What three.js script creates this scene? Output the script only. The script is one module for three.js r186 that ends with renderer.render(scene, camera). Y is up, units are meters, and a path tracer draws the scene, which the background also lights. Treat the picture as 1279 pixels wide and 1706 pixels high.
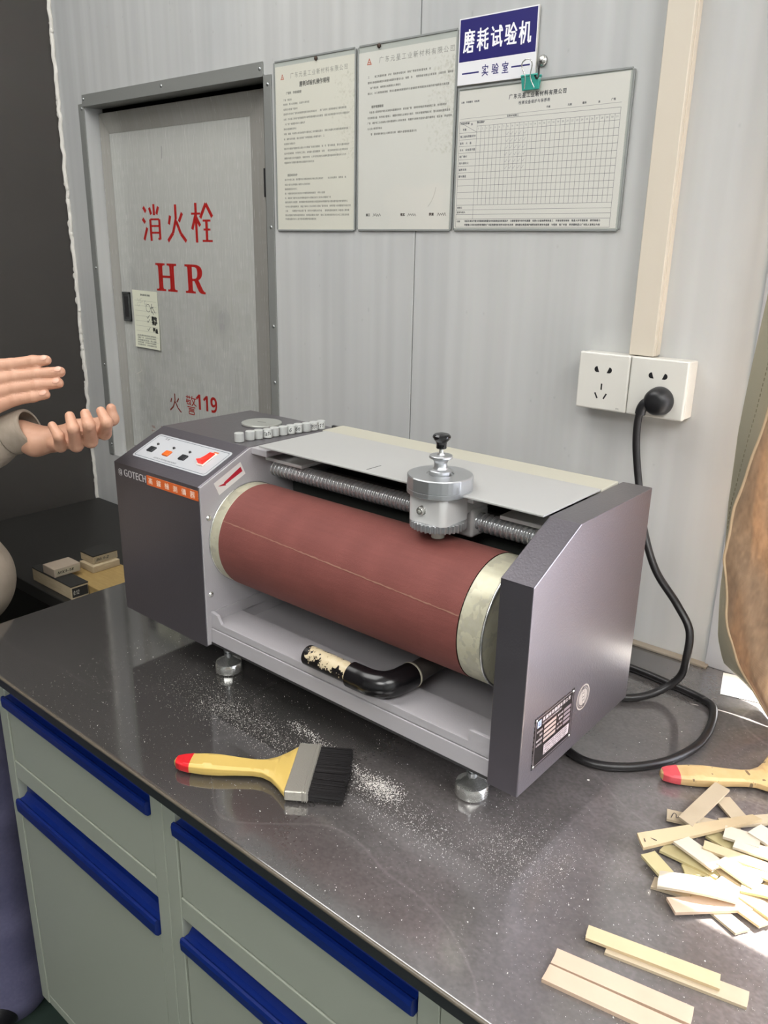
import * as THREE from 'three';
import { RoundedBoxGeometry } from 'three/addons/geometries/RoundedBoxGeometry.js';
import { mergeGeometries, mergeVertices, toCreasedNormals } from 'three/addons/utils/BufferGeometryUtils.js';
import { MarchingCubes } from 'three/addons/objects/MarchingCubes.js';
import { TextGeometry } from 'three/addons/geometries/TextGeometry.js';
import { FontLoader } from 'three/addons/loaders/FontLoader.js';
import { RectAreaLightUniformsLib } from 'three/addons/lights/RectAreaLightUniformsLib.js';

// ------------------------------------------------------------------ camera, sky, sun, lamps, exposure
const scene = new THREE.Scene();
const camera = new THREE.PerspectiveCamera(2 * Math.atan(853 / 1345) * 180 / Math.PI, 1279 / 1706, 0.05, 60);
camera.position.set(0.76, 1.467, 1.2);
camera.rotation.set(-0.318, 0.695, 0.0187, 'YXZ');
const renderer = new THREE.WebGLRenderer({ antialias: true });
renderer.toneMapping = THREE.LinearToneMapping;
renderer.toneMappingExposure = 0.95;
renderer.shadowMap.enabled = true;
RectAreaLightUniformsLib.init();
scene.background = new THREE.Color(13.5, 14, 15.6);
const SUN = new THREE.DirectionalLight(new THREE.Color(1, 0.95, 0.86), 60);
SUN.position.set(1.05 + 1, 1.4 + 3.5, -2);
SUN.target.position.set(1.05, 1.4, 0);
SUN.castShadow = true;
Object.assign(SUN.shadow.camera, { left: -3, right: 3, top: 3, bottom: -3, near: 0.1, far: 12 });
SUN.shadow.mapSize.set(2048, 2048);
scene.add(SUN, SUN.target);
const PANELS = [[2.0, 2.795, 1.25, 9], [1.2, 2.795, 2.75, 13], [-0.55, 2.795, 1.05, 5]];   // ceiling panel lights: x, y, z, brightness

// ------------------------------------------------------------------ helpers
let seed = 7;
const rnd = () => { seed = (seed * 1664525 + 1013904223) >>> 0; return seed / 4294967296; };
const rr = (a, b) => a + (b - a) * rnd();
const V = (x, y, z) => new THREE.Vector3(x, y, z);
const names = new Map();
const numbered = (n) => { const k = names.get(n) ?? 0; names.set(n, k + 1); return k ? n + '_' + String(k).padStart(3, '0') : n; };
function tag(o, label, category, group, kind) {
  if (label) o.userData.label = label;
  if (category) o.userData.category = category;
  if (group) o.userData.group = group;
  if (kind) o.userData.kind = kind;
  return o;
}
function thing(name, label, category, pos = [0, 0, 0], group) {
  const o = new THREE.Group(); o.name = numbered(name); o.position.set(...pos); scene.add(o);
  return tag(o, label, category, group);
}
function part(name, geo, mat, parent = scene) {
  const g = Array.isArray(geo) ? merge(geo) : geo;
  const m = new THREE.Mesh(g, mat); m.name = parent === scene ? numbered(name) : name;
  m.castShadow = m.receiveShadow = true; parent.add(m);
  if (parent !== scene) { let k = 0; for (const c of parent.children) if (c !== m && (c.name === name || c.name.startsWith(name + '_0'))) k++; if (k) m.name = name + '_' + String(k).padStart(3, '0'); }
  return m;
}
function struct(name, geo, mat, parent = scene) { const m = part(name, geo, mat, parent); if (parent === scene) m.userData.kind = 'structure'; return m; }
function merge(list) {
  return mergeGeometries(list.map((g) => {
    const n = g.index ? g.toNonIndexed() : g;
    for (const k of Object.keys(n.attributes)) if (!['position', 'normal', 'uv'].includes(k)) n.deleteAttribute(k);
    if (!n.attributes.uv) n.setAttribute('uv', new THREE.BufferAttribute(new Float32Array(n.attributes.position.count * 2), 2));
    return n;
  }));
}
// uv in metres by the dominant axis of each triangle
function metric(geo, sx = 1, sy = sx) {
  const g = geo.index ? geo.toNonIndexed() : geo, p = g.attributes.position, uv = new Float32Array(p.count * 2);
  const a = V(), b = V(), c = V();
  for (let i = 0; i < p.count; i += 3) {
    a.fromBufferAttribute(p, i); b.fromBufferAttribute(p, i + 1); c.fromBufferAttribute(p, i + 2);
    const n = b.clone().sub(a).cross(c.clone().sub(a)); n.set(Math.abs(n.x), Math.abs(n.y), Math.abs(n.z));
    [a, b, c].forEach((q, k) => {
      const [u, v] = n.z >= n.x && n.z >= n.y ? [q.x, q.y] : n.x >= n.y ? [-q.z, q.y] : [q.x, -q.z];
      uv[(i + k) * 2] = u * sx; uv[(i + k) * 2 + 1] = v * sy;
    });
  }
  g.setAttribute('uv', new THREE.BufferAttribute(uv, 2));
  return g;
}
const rb = (w, h, d, r = 0.002, s = 2) => new RoundedBoxGeometry(w, h, d, s, Math.min(r, w / 2.01, h / 2.01, d / 2.01));
// box from limits
const bx = (x0, x1, y0, y1, z0, z1, r = 0.0015, s = 2) => metric(rb(x1 - x0, y1 - y0, z1 - z0, r, s).translate((x0 + x1) / 2, (y0 + y1) / 2, (z0 + z1) / 2));
const cyl = (r0, r1, h, n = 32, open = false) => new THREE.CylinderGeometry(r1, r0, h, n, 1, open);
const cylX = (r, x0, x1, y, z, n = 48) => new THREE.CylinderGeometry(r, r, x1 - x0, n).rotateZ(-Math.PI / 2).translate((x0 + x1) / 2, y, z);
const lathe = (pts, n = 48) => new THREE.LatheGeometry(pts.map(([r, y]) => new THREE.Vector2(r, y)), n);
const crease = (g, a = 0.6) => toCreasedNormals(g, a);
// prism with a [z, y] profile along x
function prismX(profile, x0, x1, b = 0.0012) {
  const s = new THREE.Shape(profile.map(([z, y]) => new THREE.Vector2(-z, y)));
  const g = new THREE.ExtrudeGeometry(s, { depth: x1 - x0 - 2 * b, bevelEnabled: b > 0, bevelSize: b, bevelThickness: b, bevelOffset: -b, bevelSegments: 2, curveSegments: 8 });
  return metric(g.translate(0, 0, b).rotateY(Math.PI / 2).translate(x0, 0, 0));
}
// prism with an [x, y] outline along z
function prismZ(profile, z0, z1, b = 0.0008, holes = []) {
  const s = profile instanceof THREE.Shape ? profile : new THREE.Shape(profile.map(([x, y]) => new THREE.Vector2(x, y)));
  for (const h of holes) s.holes.push(new THREE.Path(h.map(([x, y]) => new THREE.Vector2(x, y))));
  return metric(new THREE.ExtrudeGeometry(s, { depth: z1 - z0 - 2 * b, bevelEnabled: b > 0, bevelSize: b, bevelThickness: b, bevelOffset: -b, bevelSegments: 2, curveSegments: 12 }).translate(0, 0, z0 + b));
}
const tube = (pts, r, n = 120, k = 12, closed = false) => new THREE.TubeGeometry(new THREE.CatmullRomCurve3(pts.map((p) => (p.isVector3 ? p : V(...p))), closed, 'centripetal'), n, r, k, closed);
const rect = (x0, x1, y0, y1) => [[x0, y0], [x1, y0], [x1, y1], [x0, y1]];

// ------------------------------------------------------------------ textures
const hash = (x, y, s) => { let h = Math.imul(x, 374761393) ^ Math.imul(y, 668265263) ^ Math.imul(s, 1274126177); h = Math.imul(h ^ (h >>> 13), 1274126177); return ((h ^ (h >>> 16)) >>> 0) / 4294967296; };
function vnoise(x, y, px, py, s) {                                       // value noise that repeats every px, py cells
  const xi = Math.floor(x), yi = Math.floor(y), fx = x - xi, fy = y - yi, u = fx * fx * (3 - 2 * fx), v = fy * fy * (3 - 2 * fy);
  const m = (a, n) => ((a % n) + n) % n;
  const a = hash(m(xi, px), m(yi, py), s), b = hash(m(xi + 1, px), m(yi, py), s), c = hash(m(xi, px), m(yi + 1, py), s), d = hash(m(xi + 1, px), m(yi + 1, py), s);
  return a + (b - a) * u + (c - a) * v + (a - b - c + d) * u * v;
}
const fbm = (u, v, fx, fy, oct, s) => { let t = 0, a = 0.5, n = 0; for (let o = 0; o < oct; o++) { t += a * vnoise(u * fx, v * fy, fx, fy, s + o); n += a; a *= 0.5; fx *= 2; fy *= 2; } return t / n; };
function dataTex(w, h, fn, srgb, size = 1) {                             // fn(u, v) -> [r, g, b] or a grey, all 0..1; size = metres the picture covers
  const d = new Uint8Array(w * h * 4);
  for (let y = 0; y < h; y++) for (let x = 0; x < w; x++) {
    const c = fn((x + 0.5) / w, (y + 0.5) / h), o = (y * w + x) * 4, q = (k) => Math.max(0, Math.min(255, 255 * (c.length ? c[k] : c)));
    d[o] = q(0); d[o + 1] = q(1); d[o + 2] = q(2); d[o + 3] = 255;
  }
  const t = new THREE.DataTexture(d, w, h); t.wrapS = t.wrapT = THREE.RepeatWrapping; t.magFilter = t.minFilter = THREE.LinearFilter;
  if (srgb) t.colorSpace = THREE.SRGBColorSpace;
  const [sx, sy] = Array.isArray(size) ? size : [size, size];
  t.repeat.set(1 / sx, 1 / sy); t.needsUpdate = true;
  return t;
}
function canvasTex(w, h, draw) {
  const c = document.createElement('canvas'); c.width = w; c.height = h;
  const x = c.getContext('2d'); draw(x, w, h);
  const t = new THREE.CanvasTexture(c); t.colorSpace = THREE.SRGBColorSpace; t.anisotropy = 8;
  return t;
}
const M = (o) => new THREE.MeshPhysicalMaterial(o);
const col = (h) => new THREE.Color(h);
const mix = (a, b, t) => a.map((v, i) => v + (b[i] - v) * t);
const rgb = (h) => [(h >> 16) / 255, ((h >> 8) & 255) / 255, (h & 255) / 255];

// ------------------------------------------------------------------ Chinese lettering, written as strokes in a 100 x 100 box
const GLYPH = {
  消: '12 12,24 24|6 40,18 50|8 92,26 62|64 6,64 32|42 14,50 30|86 12,76 30|44 42,44 94|44 42,88 42,88 90,78 88|44 58,88 58|44 74,88 74',
  火: '24 34,16 54|80 28,64 48|50 8,50 42,34 74,8 94|52 48,70 76,94 94',
  栓: '4 30,44 30|25 6,25 96|24 32,6 66|27 40,42 58|70 8,44 40|70 8,96 38|54 46,88 46|56 66,86 66|50 92,94 92|70 46,70 92',
  警: '6 12,48 12|18 4,18 20|36 4,36 20|14 22,8 40|14 28,46 28,44 50,38 48|16 34,16 48,34 48,34 34,16 34|62 4,52 24|58 16,94 16|82 16,74 38,54 54|60 24,76 44,94 52|16 62,84 62|26 70,74 70|26 77,74 77|28 84,28 98,72 98,72 84,28 84',
  磨: '50 2,54 10|14 12,94 12|14 12,12 60,4 94|22 28,52 28|37 16,37 54|36 30,22 48|38 32,50 46|56 28,92 28|74 16,74 54|73 30,58 48|75 32,92 48|24 60,90 60|52 60,38 78,20 90|40 74,40 96,82 96,82 74,40 74',
  耗: '8 18,48 18|10 34,46 34|4 52,50 52|28 4,28 96|27 54,6 80|30 54,48 76|90 8,56 18|54 36,94 30|52 58,96 52|72 14,72 86,78 92,96 92,97 76',
  试: '12 8,22 18|6 36,24 36,24 84,38 70|38 26,98 26|42 50,70 50|56 50,56 78|40 82,72 76|76 6,80 50,92 90,98 74|86 8,94 18',
  验: '8 12,36 12,32 50|14 24,10 52|10 52,40 52,38 86,28 88|4 72,32 66|70 6,44 38|70 6,98 36|58 42,84 42|54 56,58 72|68 52,72 70|92 50,80 80|46 88,98 88',
  机: '4 30,42 30|24 6,24 96|23 32,6 66|26 40,40 56|54 14,52 60,42 92|54 14,80 14,80 86,86 92,96 90,97 74',
  实: '50 2,50 12|10 32,10 18,90 18,86 32|30 34,42 44|22 50,36 60|6 70,94 70|54 32,52 66,34 84,10 96|58 74,88 94',
  室: '50 2,50 12|10 32,10 18,90 18,86 32|22 36,80 36|46 38,28 56,78 54|66 46,82 62|22 74,80 74|50 58,50 94|8 94,94 94',
  高: '50 2,50 14|8 16,92 16|30 26,30 42,70 42,70 26,30 26|12 98,12 54,88 54,88 92,78 94|34 66,34 84,66 84,66 66,34 66',
  鐵: '26 4,6 32|26 4,44 26|14 36,40 36|8 54,44 54|27 36,27 88|14 64,18 78|40 62,34 78|6 90,48 88|50 20,98 20|60 8,60 34|54 46,72 46,72 62,54 62,54 46|50 72,76 72|63 62,63 88|50 90,76 88|80 6,84 60,96 94|96 44,80 84|88 10,94 18',
  檢: '4 30,40 30|22 6,22 96|21 32,6 66|24 40,38 56|70 4,44 30|70 4,98 30|58 34,82 34|48 44,48 62,66 62,66 44,48 44|74 44,74 62,94 62,94 44,74 44|56 66,44 94|56 72,68 92|84 66,72 94|84 72,98 92',
  測: '12 12,24 24|6 40,18 50|8 92,26 62|34 12,34 70,60 70,60 12,34 12|34 32,60 32|34 50,60 50|42 72,30 94|54 74,64 92|74 20,74 66|92 8,92 92,82 90',
  儀: '24 6,6 46|18 34,18 96|44 4,50 14|80 4,72 16|38 18,94 18|42 30,90 30|34 42,98 42|66 18,66 42|58 48,40 56|34 66,98 66|50 54,50 94,42 90|36 84,62 76|72 46,78 80,96 94|94 68,70 92|84 48,92 56',
  器: '12 6,12 28,40 28,40 6,12 6|60 6,60 28,88 28,88 6,60 6|6 46,94 46|48 30,38 52,8 66|54 48,92 66|12 70,12 94,40 94,40 70,12 70|60 70,60 94,88 94,88 70,60 70',
  广: '50 4,54 14|14 18,92 18|16 18,14 60,4 94',
  东: '16 18,88 18|42 4,26 48,86 48|56 30,56 92,44 88|34 60,18 82|72 60,90 82',
  元: '22 14,78 14|8 40,92 40|38 40,34 70,8 94|62 40,62 84,68 92,92 90,94 74',
  星: '26 6,26 42,76 42,76 6,26 6|26 24,76 24|26 48,10 64|20 56,88 56|24 74,80 74|8 94,94 94|50 46,50 94',
  工: '16 16,84 16|50 16,50 84|6 86,94 86',
  业: '36 8,36 88|64 8,64 88|10 30,22 66|90 28,76 66|6 90,94 90',
  新: '28 2,32 10|8 16,52 16|18 22,22 34|42 20,36 36|4 40,54 40|8 56,52 56|30 40,30 94|26 60,8 82|34 60,50 78|88 6,60 18|60 16,60 60,48 94|60 42,98 42|80 42,80 98',
  材: '4 30,48 30|26 6,26 96|25 32,6 66|28 40,44 56|54 28,98 28|80 6,80 90,68 88|78 32,52 70',
  料: '10 14,16 32|46 12,38 32|4 42,52 42|28 4,28 96|27 44,6 74|30 46,50 66|62 14,74 24|58 36,72 48|54 72,98 60|84 4,84 98',
  有: '8 20,94 20|46 4,34 36,6 62|32 42,32 96|32 42,80 42,80 90,70 92|32 58,80 58|32 74,80 74',
  限: '12 8,12 98|12 10,38 10,26 36,38 56,26 68|50 8,50 92,66 80|50 8,86 8,86 44,50 44|50 26,86 26|94 50,74 66|62 46,74 74,98 94',
  公: '38 8,28 34,6 52|60 8,72 32,96 50|46 46,20 86,78 80|66 62,86 94',
  司: '14 12,88 12,86 90,70 86|12 32,70 32|20 50,20 84,62 84,62 50,20 50',
  操: '4 28,36 28|20 4,20 92,10 88|4 62,36 50|54 6,54 24,82 24,82 6,54 6|42 32,42 48,62 48,62 32,42 32|72 32,72 48,94 48,94 32,72 32|40 62,98 62|68 50,68 98|66 64,44 88|70 64,96 88',
  作: '30 4,6 48|20 34,20 96|52 4,36 44|46 24,98 24|64 24,64 96|64 46,94 46|64 68,94 68',
  规: '8 22,44 22|4 44,48 44|26 6,26 44,6 94|30 54,46 76|56 64,56 10,90 10,90 64|73 20,70 60,50 94|76 60,76 86,82 92,96 90',
  程: '40 6,10 14|4 34,44 34|26 12,26 96|24 38,4 72|30 44,42 58|54 10,54 36,90 36,90 10,54 10|52 50,94 50|54 70,92 70|46 94,98 94|73 50,73 94',
  检: '4 30,40 30|22 6,22 96|21 32,6 66|24 40,38 56|70 6,44 38|70 6,98 36|58 42,84 42|52 56,58 72|68 52,72 70|92 50,82 80|44 90,98 90',
  测: '12 12,24 24|6 40,18 50|8 92,26 62|36 66,36 12,60 12,60 66|48 24,48 60,32 94|50 66,62 90|74 20,74 66|92 8,92 92,82 90',
  设: '12 8,22 18|6 36,24 36,24 84,38 70|54 10,52 34,40 46|54 10,80 10,80 36,96 36|44 54,86 54,68 80,40 96|54 60,72 82,98 96',
  备: '42 2,12 36|38 14,78 14,50 40,6 52|28 20,60 40,96 50|20 58,20 98,82 98,82 58,20 58|20 77,82 77|50 58,50 98',
  维: '30 6,10 34,34 34|34 34,8 64,42 60|6 88,44 78|62 4,44 40|54 26,54 96|72 8,78 22|54 24,96 24|54 46,92 46|54 68,92 68|54 92,98 92|74 24,74 92',
  护: '4 28,42 28|24 4,24 92,12 88|4 62,42 50|70 4,76 16|52 22,52 60,40 94|52 22,92 22,92 54|52 54,92 54',
  与: '30 6,26 46|28 24,84 24|26 46,82 46,78 90,62 88|4 66,66 66',
  保: '28 4,6 46|20 32,20 96|42 10,42 36,86 36,86 10,42 10|34 52,98 52|64 36,64 98|62 54,36 84|66 54,96 82',
  养: '32 2,38 12|68 2,60 14|12 16,90 16|18 30,84 30|6 44,96 44|50 16,40 52,6 76|58 44,70 60,96 72|38 62,36 80,22 98|64 62,64 98',
  表: '14 14,86 14|18 30,82 30|6 46,94 46|50 2,50 46|48 46,8 74|32 62,32 92,52 82|52 48,68 74,96 94|84 56,66 68',
};
const POOL = Object.keys(GLYPH);
function glyph(c, ch, x, y, w, h, lw, thin = 1) {                        // thin < 1 gives the thin level strokes of a book face
  c.lineCap = thin < 1 ? 'butt' : 'square'; c.lineJoin = 'miter'; c.miterLimit = 2;
  for (const s of (GLYPH[ch] ?? '').split('|')) {
    const p = s.split(',').map((q) => q.trim().split(' ').map(Number)).map(([a, b]) => [x + a * w / 100, y + b * h / 100]);
    for (let i = 1; i < p.length; i++) {
      const flat = Math.abs(p[i][1] - p[i - 1][1]) < 0.3 * Math.abs(p[i][0] - p[i - 1][0]);
      c.lineWidth = flat ? lw * thin : lw;
      c.beginPath(); c.moveTo(...p[i - 1]); c.lineTo(...p[i]); c.stroke();
    }
  }
}
function write(c, text, x, y, w, h, gap, lw, thin) { [...text].forEach((ch, i) => glyph(c, ch, x + i * (w + gap), y, w, h, lw, thin)); return x + [...text].length * (w + gap); }
function smallPrint(c, x, y, n, s, lw) { for (let i = 0; i < n; i++) if (rnd() > 0.06) glyph(c, POOL[Math.floor(rnd() * POOL.length)], x + i * s * 1.08, y, s * 0.95, s, lw); }

// ------------------------------------------------------------------ materials
const T = {}, PIPE_V = 0.54;
T.wallBump = dataTex(1024, 128, (u, v) => {                              // shallow pressed ribs of the sandwich panels, 0.4 m
  const k = (u * 8) % 1, d = Math.abs(k - 0.5);
  return 0.5 - 0.3 * Math.exp(-((d / 0.05) ** 2)) + 0.22 * fbm(u, v, 60, 2, 3, 5);
}, false, [0.82, 1.6]);
T.wallCol = dataTex(512, 512, (u, v) => { const a = fbm(u, v, 5, 4, 4, 11), b = fbm(u, v, 90, 3, 2, 15), c = fbm(u, v, 160, 160, 2, 19); const d = 0.95 + 0.06 * a - 0.07 * b - (c > 0.93 ? 0.06 : 0); return mix([0.74, 0.75, 0.755], [0.785, 0.785, 0.775], a).map((q) => q * d); }, true, [1.4, 1.9]);
T.steel = dataTex(512, 512, (u, v) => { const a = fbm(u, v, 4, 3, 5, 31), b = fbm(u, v, 240, 4, 2, 36); return mix([0.62, 0.61, 0.58], [0.72, 0.715, 0.7], 0.65 * a + 0.35 * b); }, true, [0.7, 0.9]);
T.brushed = dataTex(256, 256, (u, v) => 0.5 + 0.5 * (fbm(u, v, 128, 4, 2, 41) - 0.5), false, 0.12);
T.fine = dataTex(256, 256, (u, v) => 0.55 + 0.45 * (fbm(u, v, 128, 128, 2, 45) - 0.5), false, 0.05);
T.peel = dataTex(256, 256, (u, v) => fbm(u, v, 40, 40, 3, 47), false, 0.06);
T.rough = dataTex(512, 512, (u, v) => { const a = fbm(u, v, 6, 6, 5, 51); return 0.2 + 0.5 * a; }, false, 0.5);
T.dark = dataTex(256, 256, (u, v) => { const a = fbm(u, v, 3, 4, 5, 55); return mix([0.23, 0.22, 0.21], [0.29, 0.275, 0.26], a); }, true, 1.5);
T.counter = dataTex(2048, 1024, (u, v) => {                              // 2.2 x 0.8 m of dusty black worktop
  const big = fbm(u, v, 8, 4, 5, 61), mid = fbm(u, v, 44, 20, 4, 67), grain = fbm(u, v, 700, 300, 2, 71);
  const wear = Math.min(1, Math.max(0, (u - 0.22) * 3.2)), dust = Math.min(1, Math.max(0, 0.55 + (big * 0.8 + mid * 0.2 - 0.45) * 1.2)) * (0.15 + 0.95 * wear);
  const scratch = Math.exp(-(((fbm(u, v, 5, 3, 3, 77) - 0.5) / 0.004) ** 2)) * 0.12;
  return mix([0.215, 0.21, 0.205], [0.6, 0.565, 0.565], Math.min(1, dust * (0.74 + 0.4 * (grain - 0.35)) + scratch));
}, true, [2.2, 0.8]);
T.counterRough = dataTex(1024, 512, (u, v) => { const a = fbm(u, v, 10, 5, 5, 81), b = fbm(u, v, 160, 70, 3, 86); const w = Math.min(1, Math.max(0, (u - 0.25) * 1.5)); return 0.06 + 0.1 * w + 0.16 * a * (0.3 + w) + 0.05 * (b - 0.5); }, false, [2.2, 0.8]);
T.sand = dataTex(512, 512, (u, v) => { const a = fbm(u, v, 3, 5, 4, 91), g = hash(Math.floor(u * 512), Math.floor(v * 512), 3), s = fbm(u, v, 200, 6, 2, 95); return mix([0.4, 0.205, 0.185], [0.495, 0.275, 0.25], 0.45 * a + 0.25 * g + 0.3 * s); }, true, 1);
T.sandBump = dataTex(512, 512, (u, v) => hash(Math.floor(u * 512), Math.floor(v * 512), 9) * 0.7 + 0.3 * fbm(u, v, 60, 60, 2, 97), false, 1);
T.tape = dataTex(256, 256, (u, v) => { const a = fbm(u, v, 9, 9, 4, 101), b = fbm(u, v, 30, 30, 3, 105); return a > 0.42 + 0.15 * (b - 0.5) ? mix([0.74, 0.72, 0.62], [0.78, 0.77, 0.69], b) : mix([0.72, 0.71, 0.65], [0.69, 0.67, 0.58], b); }, true, 0.15);
T.cloth = dataTex(512, 512, (u, v) => { const a = fbm(u, v, 4, 3, 5, 111), w = fbm(u, v, 120, 60, 2, 117); return mix([0.5, 0.415, 0.33], [0.77, 0.65, 0.525], Math.min(1, Math.max(0, (0.75 * a + 0.25 * w - 0.25) * 2))); }, true, [0.5, 0.6]);
T.weave = dataTex(128, 128, (u, v) => 0.5 + 0.25 * Math.sin(u * 2 * Math.PI * 32) + 0.25 * Math.sin(v * 2 * Math.PI * 32), false, 0.04);
T.rubber = dataTex(256, 256, (u, v) => { const a = fbm(u, v, 5, 5, 4, 121); return mix([0.735, 0.69, 0.615], [0.80, 0.76, 0.69], a); }, true, 0.12);
T.wood = dataTex(256, 256, (u, v) => { const a = fbm(u, v, 6, 40, 4, 131); return mix([0.66, 0.59, 0.48], [0.76, 0.7, 0.58], a); }, true, 0.1);
T.pipe = dataTex(1024, 512, (u, v) => {                                  // black paint worn through to cream on the upper side
  const e = fbm(u, v, 24, 16, 4, 141) + 0.35 * (fbm(u, v, 70, 50, 2, 146) - 0.5), d = Math.abs(((v - PIPE_V + 1.5) % 1) - 0.5) * 2, edge = 0.30 - 0.22 * Math.max(0, 0.12 - u) / 0.12;
  return d < edge + 1.0 * (e - 0.5) && u > 0.04 ? mix([0.76, 0.69, 0.55], [0.8, 0.75, 0.64], e) : [0.075, 0.07, 0.075];
}, true, 1);
T.skin = dataTex(256, 256, (u, v) => { const a = fbm(u, v, 6, 6, 4, 151); return mix([0.72, 0.53, 0.43], [0.79, 0.62, 0.52], a); }, true, 0.12);
T.coat = dataTex(256, 256, (u, v) => { const a = fbm(u, v, 5, 5, 4, 155); return mix([0.6, 0.55, 0.49], [0.68, 0.62, 0.56], a); }, true, 0.25);
T.denim = dataTex(256, 256, (u, v) => { const a = fbm(u, v, 4, 6, 5, 161), b = fbm(u, v, 100, 100, 2, 166); return mix([0.24, 0.24, 0.34], [0.42, 0.41, 0.52], 0.8 * a + 0.2 * b); }, true, 0.35);
T.floor = dataTex(256, 256, (u, v) => { const a = fbm(u, v, 6, 6, 5, 171); return mix([0.15, 0.2, 0.18], [0.2, 0.25, 0.22], a); }, true, 1.2);

const wallMat = M({ map: T.wallCol, bumpMap: T.wallBump, bumpScale: 0.00018, roughness: 0.4, specularIntensity: 0.6 });
const ceilMat = M({ color: col('#e4e4e0'), roughness: 0.8 });
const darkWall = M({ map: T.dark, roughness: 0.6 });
const sideWallMat = M({ color: col('#d2d4d2'), roughness: 0.7 });
const floorMat = M({ map: T.floor, roughness: 0.4 });
const steelMat = M({ map: T.steel, metalness: 0.25, roughness: 0.42, roughnessMap: T.brushed });
const steelDark = M({ color: col('#8f918e'), metalness: 0.3, roughness: 0.42, bumpMap: T.peel, bumpScale: 0.0002 });
const zinc = M({ color: col('#b4b7b8'), metalness: 0.9, roughness: 0.3 });
const chrome = M({ color: col('#d2d2ce'), metalness: 0.85, roughness: 0.24 });
const alu = M({ color: col('#b9bbbd'), metalness: 0.85, roughness: 0.36, bumpMap: T.fine, bumpScale: 0.00004 });
const aluMatt = M({ color: col('#d3d3d2'), metalness: 0.2, roughness: 0.45 });
const caulk = M({ color: col('#d9d6cf'), roughness: 0.7 });
const machineDark = M({ color: new THREE.Color(0.165, 0.152, 0.172), metalness: 0.82, roughness: 0.4, bumpMap: T.peel, bumpScale: 0.00018, clearcoat: 0.5, clearcoatRoughness: 0.25 });
const machineGrey = M({ color: col('#a6a3a6'), roughness: 0.5, bumpMap: T.peel, bumpScale: 0.00012 });
const coverGrey = M({ color: col('#a8a8a6'), roughness: 0.42 });
const ledgeMat = M({ color: col('#b4b1a2'), roughness: 0.5 });
const blackMat = M({ color: col('#17171a'), roughness: 0.4 });
const blackGloss = M({ color: col('#101012'), roughness: 0.18 });
const innerDark = M({ color: col('#2b2a2b'), roughness: 0.55 });
const white = M({ color: col('#cfcdc6'), roughness: 0.35 });
const trunkMat = M({ color: col('#cdc4b5'), roughness: 0.4 });
const cabMat = M({ color: col('#989d90'), roughness: 0.42 });
const blueMat = M({ color: col('#0a2268'), roughness: 0.33 });
const counterMat = M({ map: T.counter, roughnessMap: T.counterRough, roughness: 1, specularIntensity: 1, ior: 2.25 });
const edgeMat = M({ color: col('#26282a'), roughness: 0.4 });
const beadMat = M({ color: col('#5d564b'), roughness: 0.3 });
const rubberMat = M({ map: T.rubber, roughness: 0.6 });
const inkMat = M({ color: col('#2a2a30'), roughness: 0.6 });

// ------------------------------------------------------------------ room
const Y0 = 0.85;                                                          // worktop level
const X0 = -1.335, X1 = 3.1, Z1 = 4.2, H = 2.8;
{
  const g = new THREE.Group(); g.name = 'wall_back'; g.userData.kind = 'structure'; scene.add(g);
  const hole = rect(-1.2235, -0.567, 0.9, 1.782);
  part('panel', prismZ(rect(X0, -0.1815, 0, H), -0.05, 0, 0.0012, [hole]), wallMat, g);
  part('panel', prismZ([[-0.1795, 0], [X1, 0], [X1, H], [-0.1795, H]], -0.05, 0, 0.0012, [rect(0.512, 2.4, 0.852, 2.0)]), wallMat, g);
  part('backing', bx(X0 - 0.05, X1, 0, H, -0.2, -0.14, 0.001), innerDark, g).visible = true;
  g.children[2].geometry = merge([bx(-1.32, -0.5, 0.85, 1.85, -0.24, -0.2), bx(-1.32, -1.26, 0.85, 1.85, -0.2, -0.051), bx(-0.545, -0.5, 0.85, 1.85, -0.2, -0.051), bx(-1.26, -0.545, 0.85, 0.89, -0.2, -0.051), bx(-1.26, -0.545, 1.79, 1.85, -0.2, -0.051)]);
}
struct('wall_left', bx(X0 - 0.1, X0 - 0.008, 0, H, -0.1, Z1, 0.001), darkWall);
struct('wall_right', bx(X1, X1 + 0.1, 0, H, -0.1, Z1, 0.001), sideWallMat);
struct('wall_front', bx(X0 - 0.1, X1 + 0.1, 0, H, Z1, Z1 + 0.1, 0.001), M({ color: col('#9c9e9c'), roughness: 0.7 }));
struct('ceiling', bx(X0 - 0.1, X1 + 0.1, H, H + 0.1, -0.1, Z1 + 0.1, 0.001), ceilMat);
struct('floor', bx(X0 - 0.1, X1 + 0.1, -0.1, 0, -0.1, Z1 + 0.1, 0.001), floorMat);
{ // ragged sealant bead that runs down the corner
  const pts = [], n = 160; for (let i = 0; i <= n; i++) pts.push(V(X0 - 0.001 + rr(-0.0022, 0.0022), 0.02 + (H - 0.04) * i / n, 0.002 + rr(-0.0015, 0.002)));
  const lumps = [tube(pts, 0.0055, 520, 7)];
  for (let i = 0; i < 90; i++) lumps.push(new THREE.IcosahedronGeometry(rr(0.003, 0.0065), 1).scale(1, rr(1, 2.6), 0.8).translate(X0 + rr(-0.006, 0.001), rr(0.8, 2.2), 0.003));
  struct('trim_1', lumps, caulk);
}
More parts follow.
